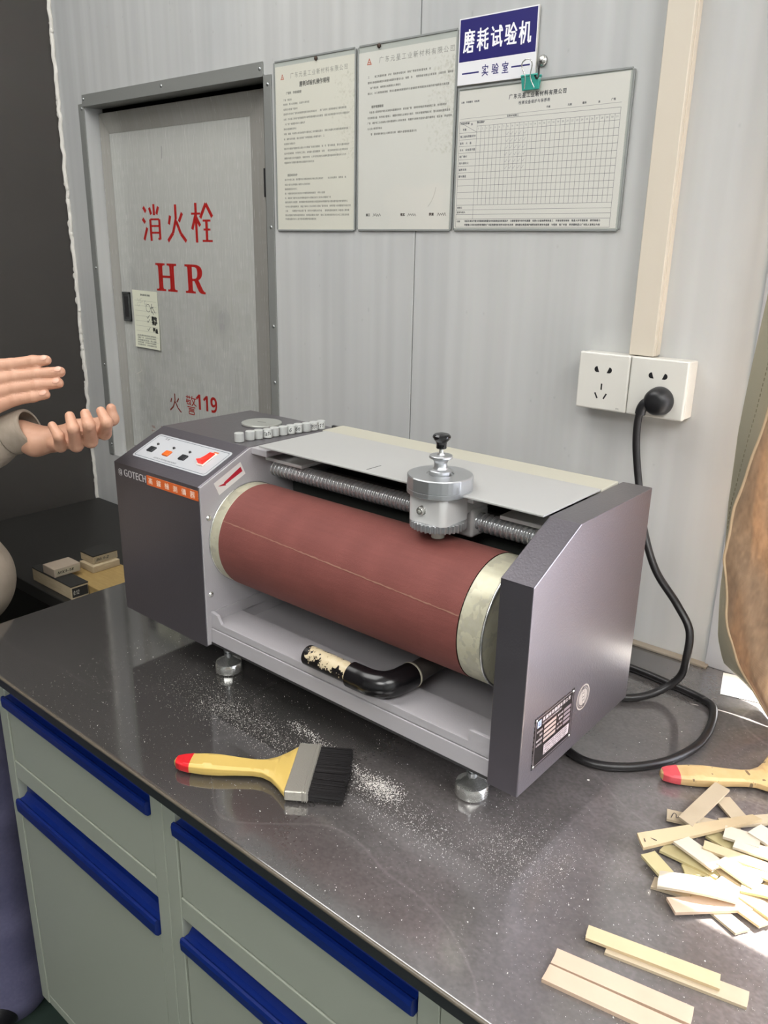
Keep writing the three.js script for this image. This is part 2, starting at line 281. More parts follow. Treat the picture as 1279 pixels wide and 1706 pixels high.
{ // window with a low sill behind the curtains
  const g = new THREE.Group(); g.name = 'window_1'; g.userData.kind = 'structure'; scene.add(g);
  const fm = M({ color: col('#b9bcc2'), roughness: 0.4, metalness: 0.3 });
  part('frame', [bx(0.424, 0.514, Y0, 2.02, -0.05, 0.004), bx(2.39, 2.42, Y0, 2.02, -0.05, 0.004), bx(0.424, 2.42, 1.99, 2.02, -0.05, 0.004), bx(1.34, 1.37, Y0 + 0.01, 1.99, -0.046, -0.02)], fm, g);
  part('pane', bx(0.514, 1.355, Y0 + 0.012, 1.99, -0.040, -0.038, 0.0002), M({ color: 0xffffff, transmission: 1, thickness: 0, roughness: 0, ior: 1.45 }), g);
  part('pane', bx(1.355, 2.39, Y0 + 0.012, 1.99, -0.034, -0.032, 0.0002), M({ color: 0xffffff, transmission: 1, thickness: 0, roughness: 0, ior: 1.45 }), g);
  part('window_sill', bx(0.514, 2.4, Y0 - 0.02, Y0 + 0.001, -0.12, 0, 0.001), white, g);
}
PANELS.forEach(([x, y, z, k], i) => {
  const t = thing('ceiling_light', ['square white ceiling panel light nearer the right wall', 'square white ceiling panel light behind the worktop front', 'square white ceiling panel light over the left end of the worktop'][i], 'light', [x, y, z]);
  part('frame', [bx(-0.62, 0.62, -0.012, 0.004, -0.62, -0.6), bx(-0.62, 0.62, -0.012, 0.004, 0.6, 0.62), bx(-0.62, -0.6, -0.012, 0.004, -0.6, 0.6), bx(0.6, 0.62, -0.012, 0.004, -0.6, 0.6)], white, t);
  part('diffuser', bx(-0.6, 0.6, -0.006, 0.002, -0.6, 0.6, 0.001), new THREE.MeshStandardMaterial({ color: 0xffffff, emissive: 0xffffff, emissiveIntensity: 1.6 }), t);
  const l = new THREE.RectAreaLight(new THREE.Color(1, 0.985, 0.95), k, 1.18, 1.18); l.position.set(0, -0.016, 0); l.rotation.x = -Math.PI / 2; t.add(l);
});

// ------------------------------------------------------------------ fire hydrant door in the wall
function screwHead(x, y, z, r = 0.0035) { return lathe([[0, 0.6], [0.55, 0.5], [0.85, 0.3], [1, 0]].map(([a, b]) => [a * r, b * r]), 14).rotateX(Math.PI / 2).translate(x, y, z); }
{
  const fr = thing('hydrant_frame', 'grey steel angle strips screwed round the fire hydrant opening', 'frame', [0, 0, 0]);
  const hd = part('header_strip', [bx(-1.226, -0.5685, 1.782, 1.8055, 0, 0.004, 0.0008), bx(-1.226, -0.5685, 1.7785, 1.783, -0.045, 0.004, 0.0008)], steelDark, fr);
  for (const [x, y] of [[-1.218, 1.795], [-0.9, 1.794], [-0.576, 1.793]]) part('screw', screwHead(x, y, 0.004), zinc, hd);
  const sl = part('side_strip', [bx(-1.247, -1.2235, 0.9, 1.786, 0, 0.003, 0.0008)], steelDark, fr);
  for (const y of [1.775, 1.4, 1.15, 0.93]) part('screw', screwHead(-1.2315, y, 0.003), zinc, sl);
  const sr = part('side_strip', [bx(-0.568, -0.5455, 0.88, 1.781, 0, 0.003, 0.0008)], steelDark, fr);
  for (const y of [1.764, 1.5, 1.3, 1.18, 1.0]) part('screw', screwHead(-0.555, y, 0.003), zinc, sr);

  // the door leaf: its face carries the painted lettering
  const DX0 = -1.2215, DX1 = -0.612, DY0 = 0.902, DY1 = 1.7675, ZD = -0.048;
  const d = thing('hydrant_door', 'stainless steel fire hydrant door with red painted lettering', 'door', [0, 0, 0]);
  const px = 1700, W = DX1 - DX0, Hh = DY1 - DY0;
  const faceTex = canvasTex(Math.round(W * px), Math.round(Hh * px), (c, w, h) => {
    const X = (x) => (x - DX0) / W * w, Y = (y) => (DY1 - y) / Hh * h;
    c.fillStyle = '#c2c3be'; c.fillRect(0, 0, w, h);
    for (let i = 0; i < 2600; i++) { const a = rnd(); c.fillStyle = `rgba(${a < 0.5 ? '70,68,60' : '190,190,186'},${rr(0.01, 0.035)})`; c.fillRect(rnd() * w, rnd() * h, rr(1, 4), rr(40, 400)); }
    for (let i = 0; i < 240; i++) { c.fillStyle = `rgba(60,56,50,${rr(0.01, 0.035)})`; c.beginPath(); c.ellipse(rnd() * w, h * (0.45 + 0.55 * rnd()), rr(4, 50), rr(6, 90), 0, 0, 7); c.fill(); }
    c.strokeStyle = 'rgba(40,40,38,.8)'; c.lineWidth = 2; c.beginPath(); c.moveTo(X(-0.985), Y(1.682)); c.lineTo(X(-0.986), Y(1.655)); c.stroke();
    const red = '#b02522'; c.strokeStyle = red; c.fillStyle = red;
    c.lineWidth = 15; write(c, '消火栓', X(-1.0868), Y(1.5604), w * 0.138, h * 0.112, w * 0.024, 15, 0.5);
    c.save(); c.translate(X(-1.0442), Y(1.3503)); c.scale(1.2, 1); c.font = `bold ${Math.round(h * 0.108)}px serif`; c.fillText('H', 0, 0); c.fillText('R', 168, 0); c.restore();
    c.strokeStyle = '#7a342c'; write(c, '火', X(-1.0224), Y(1.0987), w * 0.09, h * 0.062, 0, 7, 0.7); c.strokeStyle = '#9d302a'; write(c, '警', X(-0.9508), Y(1.0987), w * 0.078, h * 0.058, 0, 5, 0.8);
    c.fillStyle = '#a92b28'; c.font = `bold ${Math.round(h * 0.062)}px sans-serif`; c.fillText('119', X(-0.9093), Y(1.0665));
    for (let i = 0; i < 26; i++) { c.fillStyle = `rgba(120,50,44,${rr(0.1, 0.35)})`; c.fillRect(X(rr(-1.11, -1.01)), Y(rr(0.975, 1.0)), rr(3, 26), rr(2, 6)); }
    c.strokeStyle = 'rgba(225,222,210,.7)'; c.lineWidth = 3; for (const [a, b, e, f] of [[-1.1469, 1.1900, -1.1428, 1.1692], [-1.1428, 1.1692, -1.1366, 1.1381], [-1.1532, 1.1329, -1.1490, 1.1070], [-1.1345, 1.1381, -1.1594, 1.1277], [-1.1573, 1.3456, -1.1542, 1.3684]]) { c.beginPath(); c.moveTo(X(a), Y(b)); c.lineTo(X(e), Y(f)); c.stroke(); }
  });
  const fm = M({ map: faceTex, metalness: 0.15, roughness: 0.45, roughnessMap: T.brushed });
  const panel = new THREE.PlaneGeometry(W - 0.07, Hh - 0.07, 1, 1);
  const slab = prismZ(rect(DX0 + 0.02, DX1 - 0.05, DY0 + 0.02, DY1 - 0.044), ZD - 0.016, ZD, 0.0012);
  { const p = slab.attributes.position, uv = slab.attributes.uv; for (let i = 0; i < p.count; i++) uv.setXY(i, (p.getX(i) - DX0) / W, (p.getY(i) - DY0) / Hh); panel.dispose(); }
  part('door_panel', slab, fm, d);
  // raised bevelled border, mitred at the corners
  const border = [];
  const bevel = (a, b) => { // outer edge a->b quads to the inner edge
    const pos = []; const q = (A, B, C, D) => pos.push(...A, ...B, ...C, ...A, ...C, ...D);
    q(a[0], a[1], a[2], a[3]); b.forEach((r) => q(...r));
    const g = new THREE.BufferGeometry(); g.setAttribute('position', new THREE.Float32BufferAttribute(pos, 3)); g.computeVertexNormals(); return metric(g);
  };
  const oz = ZD + 0.012, iz = ZD + 0.0005, o = [DX0, DX1, DY0, DY1], n = [DX0 + 0.0225, DX1 - 0.056, DY0 + 0.02, DY1 - 0.0455];
  border.push(bevel([[o[0], o[3], oz], [n[0], n[3], iz], [n[1], n[3], iz], [o[1], o[3], oz]], [
    [[o[0], o[2], oz], [n[0], n[2], iz], [n[0], n[3], iz], [o[0], o[3], oz]],
    [[o[1], o[3], oz], [n[1], n[3], iz], [n[1], n[2], iz], [o[1], o[2], oz]],
    [[o[0], o[2], oz], [o[1], o[2], oz], [n[1], n[2], iz], [n[0], n[2], iz]],
    [[o[0], o[3], oz], [o[0], o[3], oz - 0.025], [o[0], o[2], oz - 0.025], [o[0], o[2], oz]],
    [[o[1], o[2], oz], [o[1], o[2], oz - 0.025], [o[1], o[3], oz - 0.025], [o[1], o[3], oz]],
    [[o[0], o[3], oz], [o[1], o[3], oz], [o[1], o[3], oz - 0.025], [o[0], o[3], oz - 0.025]]]));
  part('door_frame', border, steelMat, d);
  const slot = part('pull_slot', [bx(-1.1910, -1.1600, 1.2654, 1.3409, ZD, ZD + 0.004, 0.001)].concat([bx(-1.1910, -1.1860, 1.2654, 1.3409, ZD, ZD + 0.007), bx(-1.1650, -1.1600, 1.2654, 1.3409, ZD, ZD + 0.007), bx(-1.1910, -1.1600, 1.3349, 1.3409, ZD, ZD + 0.007), bx(-1.1910, -1.1600, 1.2654, 1.2709, ZD, ZD + 0.007)]), M({ color: col('#4b4d4d'), roughness: 0.4, metalness: 0.4 }), d);
  part('latch', bx(-1.1840, -1.1680, 1.2769, 1.3299, ZD + 0.0035, ZD + 0.005), blackMat, slot);
  part('hinge', [cylX(0.004, -0.028, 0.028, 0, 0, 12).rotateZ(Math.PI / 2).translate(-0.609, 1.589, ZD + 0.014)], blackMat, d);
  part('hinge', [cylX(0.004, -0.028, 0.028, 0, 0, 12).rotateZ(Math.PI / 2).translate(-0.609, 1.02, ZD + 0.014)], blackMat, d);

  const noteTex = canvasTex(256, 340, (c, w, h) => {
    c.fillStyle = '#dfe0cc'; c.fillRect(0, 0, w, h); c.strokeStyle = '#5b5f58'; c.fillStyle = '#6c7068';
    for (let i = 0; i < 8; i++) glyph(c, POOL[(i * 5 + 3) % POOL.length], 82 + i * 12, 20, 11, 11, 1.6);
    c.strokeStyle = 'rgba(110,115,105,.5)'; c.lineWidth = 1.5; for (let y = 60; y < 330; y += 30) { c.beginPath(); c.moveTo(16, y); c.lineTo(w - 16, y); c.stroke(); }
    for (let i = 0; i < 6; i++) { c.beginPath(); c.arc(rr(50, 130), rr(50, 100), rr(4, 12), 0, 5); c.stroke(); }
    c.strokeStyle = '#2d3330'; c.lineWidth = 3; c.setLineDash([7, 5]); c.beginPath(); c.arc(152, 100, 22, 0, 6.3); c.stroke(); c.setLineDash([]);
    c.lineWidth = 4; for (const [a, b, e, f] of [[192, 74, 186, 124], [176, 98, 206, 92], [200, 98, 222, 124], [190, 118, 205, 132]]) { c.beginPath(); c.moveTo(a, b); c.lineTo(e, f); c.stroke(); }
    for (const y of [152, 176, 224]) { c.lineWidth = 3; c.beginPath(); c.moveTo(132, y); c.lineTo(140, y + 9); c.lineTo(158, y - 11); c.stroke(); }
    c.strokeStyle = '#111512'; for (const [ch, x, y] of [['磨', 180, 146], ['检', 208, 146], ['规', 182, 172], ['护', 210, 172], ['料', 188, 212], ['星', 214, 218]]) glyph(c, ch, x, y, 26, 24, 5);
    c.strokeStyle = 'rgba(90,95,88,.7)'; for (let k = 0; k < 5; k++) smallPrint(c, 24, 262 + k * 14, 18, 10, 1.2);
  });
  const nm = M({ map: noteTex, roughness: 0.8 });
  const g = new THREE.BoxGeometry(0.1085, 0.1455, 0.0006, 8, 8, 1); const p = g.attributes.position;
  for (let i = 0; i < p.count; i++) { const v = p.getY(i) / 0.0727, u = p.getX(i) / 0.0542; p.setZ(i, p.getZ(i) + 0.003 * (v < 0 ? v * v : 0) + 0.0012 * u * u); p.setX(i, p.getX(i) - 0.002 * v); }
  g.computeVertexNormals();
  const note = part('inspection_note', g, nm); note.position.set(-1.0930, 1.2745, ZD + 0.0012); note.rotation.z = -0.012;
  tag(note, 'small cream inspection slip with handwritten ticks stuck on the hydrant door', 'note');
}

// ------------------------------------------------------------------ papers on the wall
function sleeve(name, label, x0, x1, y0, y1, z, tilt, paper, tex, clear = 0) {
  const t = thing(name, label, 'document sleeve', [0, 0, 0]);
  const r = 0.006, s = new THREE.Shape(), sh = (x, y) => new THREE.Vector2(x, y);
  s.setFromPoints([sh(x0 + r, y0), sh(x1 - r, y0), sh(x1, y0 + r), sh(x1, y1 - r), sh(x1 - r, y1), sh(x0 + r, y1), sh(x0, y1 - r), sh(x0, y0 + r)]);
  part('backing', prismZ(s, z, z + 0.0016, 0.0004), M({ color: col('#b3b8b2'), roughness: 0.3 }), t);
  const [a, b, c, d] = paper, g = new THREE.BoxGeometry(b - a, d - c, 0.0004).translate((a + b) / 2, (c + d) / 2, z + 0.0019);
  part('paper', g, M({ map: tex, roughness: 0.75 }), t);
  part('clear_cover', new THREE.BoxGeometry(x1 - x0 - 0.004, y1 - y0 - 0.004, 0.0003).translate((x0 + x1) / 2, (y0 + y1) / 2, z + 0.0026), M({ color: 0xffffff, transmission: 1, thickness: 0, roughness: 0.06, ior: 1.35 }), t);
  const e = 0.0032; part('rim', [bx(x0 + 0.004, x1 - 0.004, y0, y0 + e, z, z + 0.0031, 0.0006), bx(x0 + 0.004, x1 - 0.004, y1 - e, y1, z, z + 0.0031, 0.0006), bx(x0, x0 + e, y0 + 0.003, y1 - 0.003, z, z + 0.0031, 0.0006), bx(x1 - e, x1, y0 + 0.003, y1 - 0.003, z, z + 0.0031, 0.0006)], M({ color: col('#8b8e8c'), roughness: 0.3 }), t);
  return t;
}
const stain = (c, w, h) => { for (let i = 0; i < 260; i++) { const x = w * (0.72 + 0.28 * Math.sqrt(rnd())), y = h * (0.08 + 0.5 * rnd()); c.fillStyle = `rgba(120,118,92,${rr(0.02, 0.1)})`; c.beginPath(); c.ellipse(x, y, rr(1, 9), rr(2, 14), rr(0, 3), 0, 7); c.fill(); } };
const logo = (c, x, y, s) => { c.strokeStyle = '#b0563c'; c.lineWidth = s * 0.14; c.beginPath(); c.moveTo(x, y - s * 0.5); c.lineTo(x + s * 0.45, y + s * 0.4); c.lineTo(x - s * 0.45, y + s * 0.4); c.closePath(); c.stroke(); c.beginPath(); c.moveTo(x - s * 0.2, y + s * 0.1); c.lineTo(x + s * 0.2, y + s * 0.1); c.stroke(); };
const FIRM = '广东元星工业新材料有限公司';
const sheet1 = canvasTex(820, 1160, (c, w, h) => {
  c.fillStyle = '#d3d2c6'; c.fillRect(0, 0, w, h); stain(c, w, h); logo(c, 78, 74, 34);
  c.strokeStyle = 'rgba(130,130,122,.75)'; write(c, FIRM, 165, 52, 38, 38, 8, 3.2);
  c.strokeStyle = '#4e4e4a'; write(c, '磨耗试验机操作规程', 262, 118, 32, 36, 3, 4);
  c.strokeStyle = '#8a8a82';
  const rows = [[238, 9, 1], [285, 6, 0], [315, 18, 0], [350, 10, 0], [382, 42, 0], [418, 44, 0], [452, 15, 0], [486, 9, 0], [520, 43, 0], [556, 28, 0], [590, 8, 0], [624, 44, 0], [658, 43, 0], [692, 42, 0], [724, 21, 0], [812, 6, 1], [846, 42, 0], [882, 18, 0], [914, 9, 0], [946, 28, 0], [980, 32, 0], [1010, 43, 0], [1042, 45, 0], [1074, 44, 0], [1106, 44, 0], [1134, 22, 0]];
  for (const [y, n, b] of rows) smallPrint(c, b ? 118 : 84, y - 60, n, b ? 17 : 14.5, b ? 3.4 : 1.9);
});
const sheet2 = canvasTex(820, 1160, (c, w, h) => {
  c.fillStyle = '#d0d0c9'; c.fillRect(0, 0, w, h); stain(c, w, h); stain(c, w, h); logo(c, 95, 62, 38);
  c.strokeStyle = 'rgba(125,125,120,.8)'; write(c, FIRM, 185, 40, 40, 40, 9, 3.2);
  c.strokeStyle = '#7c7c76'; for (const [y, n, x, b] of [[165, 36, 84, 0], [200, 48, 84, 0], [234, 18, 106, 0], [268, 46, 84, 0], [352, 6, 120, 1], [388, 44, 100, 0], [424, 47, 84, 0], [458, 48, 84, 0], [494, 9, 84, 0], [530, 27, 116, 0]]) smallPrint(c, x, y - 14, n, b ? 17 : 14, b ? 3.4 : 2);
  c.strokeStyle = '#3d3d3a'; for (const x of [78, 400, 650]) smallPrint(c, x, 1052, 2, 19, 3.4);
  c.lineWidth = 3; for (const x of [145, 465, 720]) { c.beginPath(); c.moveTo(x, 1072); for (let k = 1; k < 9; k++) c.lineTo(x + k * 9, 1062 + (k % 2 ? -12 : 12) * rr(0.4, 1)); c.stroke(); }
  c.strokeStyle = 'rgba(100,98,88,.25)'; c.lineWidth = 5; c.beginPath(); c.moveTo(640, 1010); c.quadraticCurveTo(690, 960, 700, 890); c.stroke();
});
const sheet3 = canvasTex(1480, 1050, (c, w, h) => {
  c.fillStyle = '#d2d1ca'; c.fillRect(0, 0, w, h); c.strokeStyle = '#3c3d40';
  write(c, FIRM, 480, 62, 34, 36, 5, 4.2); c.strokeStyle = '#55565a'; write(c, '检测设备维护与保养表', 570, 116, 24, 26, 4, 2.8);
  c.strokeStyle = '#4a4b4e'; smallPrint(c, 24, 76, 11, 15, 2); smallPrint(c, 24, 232, 5, 17, 2); smallPrint(c, 190, 232, 4, 17, 2.4); smallPrint(c, 470, 206, 6, 17, 2); for (const x of [820, 1000, 1120, 1230, 1350]) smallPrint(c, x, 168 + rr(-5, 5), 2, 16, 2);
  c.strokeStyle = '#55575c'; c.lineWidth = 2;
  const L = 18, R = 1430, top = 228, rowsY = [top, top + 40, top + 84]; let y = rowsY[2];
  for (let k = 0; k < 11; k++) { y += 50.5; rowsY.push(y); }
  const bottom = y;
  const line = (a, b, e, f) => { c.beginPath(); c.moveTo(a, b); c.lineTo(e, f); c.stroke(); };
  c.lineWidth = 1.5; line(24, 206, R, 196); c.lineWidth = 2.2;
  rowsY.forEach((q, i) => line(i === 1 ? 190 : L, q, R, q)); line(L, top, L, bottom + 175); line(R, top, R, bottom + 175); line(190, top, 190, bottom + 110); line(L, top, 190, top + 84);
  for (let k = 1; k < 31; k++) { const x = 190 + (R - 190) * k / 31; line(x, top + 40, x, bottom); }
  for (let k = 0; k < 31; k++) { c.fillStyle = '#66686c'; c.font = '17px sans-serif'; c.fillText(String(k + 1), 200 + (R - 190) * k / 31, top + 66); }
  for (let k = 0; k < 9; k++) smallPrint(c, 28, top + 102 + k * 50.5, [8, 6, 8, 4, 5, 4, 4, 0, 0][k] || 0, 18, 2);
  smallPrint(c, 130, top + 14, 2, 17, 2); smallPrint(c, 50, top + 50, 2, 17, 2);
  c.strokeStyle = 'rgba(70,74,86,.6)'; c.lineWidth = 2; for (let i = 0; i < 5; i++) for (let k = 0; k < 6; k++) { const x = 470 + i * 40 + rr(-5, 5), q = top + 100 + k * 50; c.beginPath(); c.moveTo(x, q + 14); c.lineTo(x + 8, q + 22); c.lineTo(x + 22, q + 2); c.stroke(); }
  c.strokeStyle = '#55575c'; for (const q of [38, 74, 110, 175]) line(L, bottom + q, R, bottom + q);
  c.strokeStyle = '#4a4b4e'; smallPrint(c, 28, bottom + 12, 3, 16, 2); smallPrint(c, 28, bottom + 48, 5, 16, 2); smallPrint(c, 28, bottom + 120, 2, 16, 2); smallPrint(c, 110, bottom + 118, 72, 16, 2.2); smallPrint(c, 110, bottom + 148, 72, 16, 2.2);
  for (const [x, n] of [[28, 2], [280, 4], [600, 3], [960, 2], [1290, 3]]) smallPrint(c, x, bottom + 192, n, 17, 2.2);
});
sleeve('document_sleeve', 'leftmost portrait document sleeve beside the hydrant door, holding a full page of instructions', -0.5372, -0.3215, 1.4926, 1.8013, 0.001, 0, [-0.5325, -0.3252, 1.4955, 1.7905], sheet1);
sleeve('document_sleeve', 'middle portrait document sleeve holding a half empty signed page', -0.3179, -0.0995, 1.4935, 1.8015, 0.001, 0, [-0.315, -0.105, 1.4965, 1.789], sheet2);
sleeve('document_sleeve', 'wide landscape document sleeve holding a maintenance grid, under the blue sign', -0.0971, 0.207, 1.4942, 1.7135, 0.001, 0, [-0.0945, 0.2005, 1.4985, 1.7085], sheet3);
for (const [x, y] of [[-0.43, 1.786], [-0.395, 1.794], [-0.26, 1.789], [-0.202, 1.797]]) { }
const nailSpots = [[-0.421, 1.794, 'rusty flat nail head near the top edge of the leftmost document sleeve'], [-0.268, 1.796, 'dark rusty nail head at the top edge of the middle document sleeve']];
for (const [x, y, l] of nailSpots) { const n = thing('nail', l, 'nail', [x, y, 0.004]); part('head', lathe([[0, 0.0022], [0.0034, 0.0016], [0.004, 0], [0.0014, -0.0004], [0.001, -0.003]], 16).rotateX(Math.PI / 2), M({ color: col('#4d3f37'), roughness: 0.6, metalness: 0.5 }), n); }

{ // blue and white room sign
  const x0 = -0.0983, x1 = 0.0464, y0 = 1.7165, y1 = 1.8125, z = 0.0035;
  const tex = canvasTex(1160, 770, (c, w, h) => {
    c.fillStyle = '#e2e2e6'; c.fillRect(0, 0, w, h); c.fillStyle = '#201c66'; c.fillRect(14, 12, w - 28, h * 0.635);
    c.strokeStyle = '#f2f2f4'; write(c, '磨耗试验机', 76, 138, 168, 262, 38, 23);
    c.strokeStyle = '#201c66'; write(c, '实验室', 376, 565, 100, 130, 50, 11.5);
    c.fillStyle = '#201c66'; c.fillRect(70, 630, 260, 18); c.fillRect(815, 626, 265, 18);
  });
  const t = thing('room_sign', 'blue and white laboratory sign with bold white characters above the landscape sheet', 'sign', [0, 0, 0]);
  part('board', bx(x0, x1, y0, y1, z - 0.0015, z + 0.0015, 0.0004), white, t);
  part('print', new THREE.BoxGeometry(x1 - x0 - 0.001, y1 - y0 - 0.001, 0.0003).translate((x0 + x1) / 2, (y0 + y1) / 2, z + 0.0017), M({ map: tex, roughness: 0.4 }), t);
}
{ // teal binder clip
  const t = thing('binder_clip', 'teal binder clip with wire handles gripping the top of the landscape sheet', 'clip', [0.0415, 1.7105, 0.008]);
  const w = 0.029, prof = [[-0.0065, 0.006], [-0.0015, -0.0125], [0.0, -0.0125], [0.0005, -0.012], [0.0058, 0.006], [0.0046, 0.0065], [0.0002, -0.009], [-0.0008, -0.009], [-0.0053, 0.0066]];
  part('clip_body', prismX(prof.map(([z, y]) => [z, y]), -w / 2, w / 2, 0.0002), M({ color: col('#3fa79a'), roughness: 0.35 }), t);
  part('clip_roll', [cylX(0.0016, -w / 2, w / 2, 0.0068, 0.0053, 14), cylX(0.0016, -w / 2, w / 2, 0.0068, -0.0053, 14)], M({ color: col('#3fa79a'), roughness: 0.35 }), t);
  for (const s of [1, -1]) part('wire_handle', tube([[-0.0075, -0.011, 0.001 + 0.004 * s], [-0.006, 0.004, 0.0075 * s], [-0.011, 0.022, 0.011 * s], [-0.004, 0.027, 0.0125 * s], [0.004, 0.0262, 0.0125 * s], [0.0068, 0.021, 0.011 * s], [0.003, 0.004, 0.0075 * s], [0.0095, -0.011, 0.001 + 0.004 * s]], 0.0009, 60, 8), chrome, t);
  const k = thing('wall_hook', 'small shiny metal hook on the wall behind the teal binder clip', 'hook', [0.0555, 1.737, 0.002]);
  part('plate', lathe([[0, 0.0045], [0.004, 0.004], [0.0072, 0.002], [0.0085, -0.001], [0, -0.001]], 28).rotateX(Math.PI / 2), chrome, k);
  part('hook', tube([[0, 0, 0.003], [0.001, -0.004, 0.009], [0.001, -0.015, 0.01], [0.001, -0.022, 0.0105], [0, -0.026, 0.013], [-0.001, -0.022, 0.017]], 0.0014, 40, 8), blackGloss, k);
}
{ // cable trunking and the twin socket
  const t = thing('cable_trunking', 'cream plastic cable trunking running up the wall above the sockets', 'trunking', [0, 0, 0]);
  part('base', bx(0.2515, 0.2905, 1.32, H - 0.005, 0, 0.012, 0.0008), trunkMat, t);
  part('cover', [bx(0.2507, 0.2893, 1.3185, H - 0.005, 0.0125, 0.021, 0.0015), bx(0.2509, 0.2521, 1.3185, H - 0.005, 0.004, 0.014, 0.0004), bx(0.2878, 0.2891, 1.3185, H - 0.005, 0.004, 0.014, 0.0004)], trunkMat, t);
  const sock = (x0, x1, label, logoOn) => {
    const s = thing('wall_socket', label, 'socket', [(x0 + x1) / 2, 1.2755, 0]);
    const w = x1 - x0;
    part('back_box', bx(-w / 2 + 0.0008, w / 2 - 0.0008, -0.042, 0.042, 0, 0.0285, 0.002), white, s);
    const plate = rb(w - 0.0008, 0.0865, 0.0085, 0.003, 3);
    part('face_plate', metric(plate).translate(0, 0, 0.0325), M({ color: col('#d3d1ca'), roughness: 0.3 }), s);
    const z = 0.0367;
    for (const d of [-1, 1]) { // two round-and-flat pin holes
      const sh = new THREE.Shape(); sh.moveTo(-0.0026 * d, 0.0044); sh.absarc(d * 0.001, 0, 0.0044, Math.PI / 2, -Math.PI / 2, d > 0); sh.lineTo(-0.0026 * d, -0.0044); sh.closePath();
      part('pin_hole', new THREE.ExtrudeGeometry(sh, { depth: 0.0002, bevelEnabled: false }).translate(d * 0.0088, 0.0185, z), blackMat, s);
    }
    if (logoOn) {
      for (const [x, y, a] of [[-0.0002, -0.0075, 0], [-0.0078, -0.0215, 0.5], [0.0068, -0.0215, -0.5]]) part('pin_hole', new THREE.BoxGeometry(0.0024, 0.0095, 0.0002).rotateZ(a).translate(x, y, z + 0.0001), blackMat, s);
      const lt = canvasTex(128, 48, (c) => { c.fillStyle = '#d3d1ca'; c.fillRect(0, 0, 128, 48); c.fillStyle = '#8d8b86'; c.font = 'bold 40px sans-serif'; c.fillText('FSL', 20, 39); });
      part('brand_mark', new THREE.BoxGeometry(0.011, 0.0045, 0.0002).translate(0.03, -0.038, z), M({ map: lt, roughness: 0.4 }), s);
    }
    return s;
  };
  sock(0.178, 0.2618, 'white wall socket with empty five-pin holes, the one without a plug', true);
  sock(0.2622, 0.3498, 'white wall socket with the round black plug pushed into it', false);
}

// ------------------------------------------------------------------ power cord
const cordMat = M({ color: col('#1d1b1c'), roughness: 0.38 });
{
  const t = thing('power_cord', 'thick black power cord plugged into the wall and looped over the worktop', 'cord', [0, 0, 0]);
  const c = [0.3135, 1.2585];
  part('plug', [lathe([[0, 0.024], [0.009, 0.0235], [0.0155, 0.021], [0.0195, 0.014], [0.0208, 0.006], [0.0212, 0.001], [0.0205, 0], [0, 0]], 44).rotateX(Math.PI / 2).translate(c[0], c[1], 0.0372),
    tube([[0.308, 1.257, 0.049], [0.298, 1.2545, 0.051], [0.2935, 1.247, 0.052], [0.292, 1.238, 0.0525]], 0.0078, 24, 16)], blackMat, t);
  part('cable', tube([[0.293, 1.249, 0.052], [0.2905, 1.231, 0.053], [0.2925, 1.195, 0.055], [0.306, 1.1352, 0.06], [0.3296, 1.0753, 0.08], [0.3629, 1.0232, 0.1], [0.4075, 0.9881, 0.12], [0.4322, 0.9603, 0.13], [0.4370, 0.9234, 0.14], [0.431, 0.889, 0.135], [0.4115, 0.8645, 0.147], [0.3877, 0.8562, 0.178], [0.365, 0.8561, 0.195], [0.32, 0.8561, 0.2], [0.27, 0.8561, 0.17], [0.268, 0.8561, 0.125], [0.30, 0.8561, 0.1], [0.344, 0.8561, 0.1], [0.3789, 0.8561, 0.1031], [0.4132, 0.8561, 0.1084], [0.4563, 0.8561, 0.1165], [0.4765, 0.8561, 0.126], [0.4869, 0.8561, 0.1483], [0.4964, 0.8561, 0.1947], [0.4968, 0.8561, 0.2402], [0.4842, 0.8561, 0.2895], [0.4663, 0.8561, 0.322], [0.4396, 0.8561, 0.3506], [0.4142, 0.8561, 0.3649], [0.3919, 0.8561, 0.3664], [0.36, 0.8561, 0.352], [0.33, 0.8561, 0.325], [0.3, 0.862, 0.29], [0.285, 0.885, 0.262], [0.28, 0.925, 0.258], [0.28, 0.938, 0.2755]], 0.0056, 420, 14), cordMat, t);
}

// ------------------------------------------------------------------ worktop and cabinets
{
  const t = thing('worktop', 'long dark dusty worktop with a glossy surface and a light front bead', 'worktop', [0, 0, 0]);
  const g = bx(-0.527, 2.2, Y0 - 0.016, Y0, 0.001, 0.7485, 0.003, 3);
  { const p = g.attributes.position, uv = g.attributes.uv; for (let i = 0; i < p.count; i++) uv.setXY(i, p.getX(i) + 0.53, -p.getZ(i)); }
  part('top', g, counterMat, t);
  part('front_edge', bx(-0.526, 2.2, Y0 - 0.0165, Y0 - 0.0025, 0.7475, 0.7505, 0.001), edgeMat, t);
  part('edge_bead', cylX(0.0022, -0.526, 2.2, Y0 - 0.0018, 0.7487, 10), beadMat, t);
  part('back_strip', bx(-0.52, 0.43, Y0, Y0 + 0.004, 0.0005, 0.016, 0.001), M({ color: col('#8a8072'), roughness: 0.6 }), t);
}
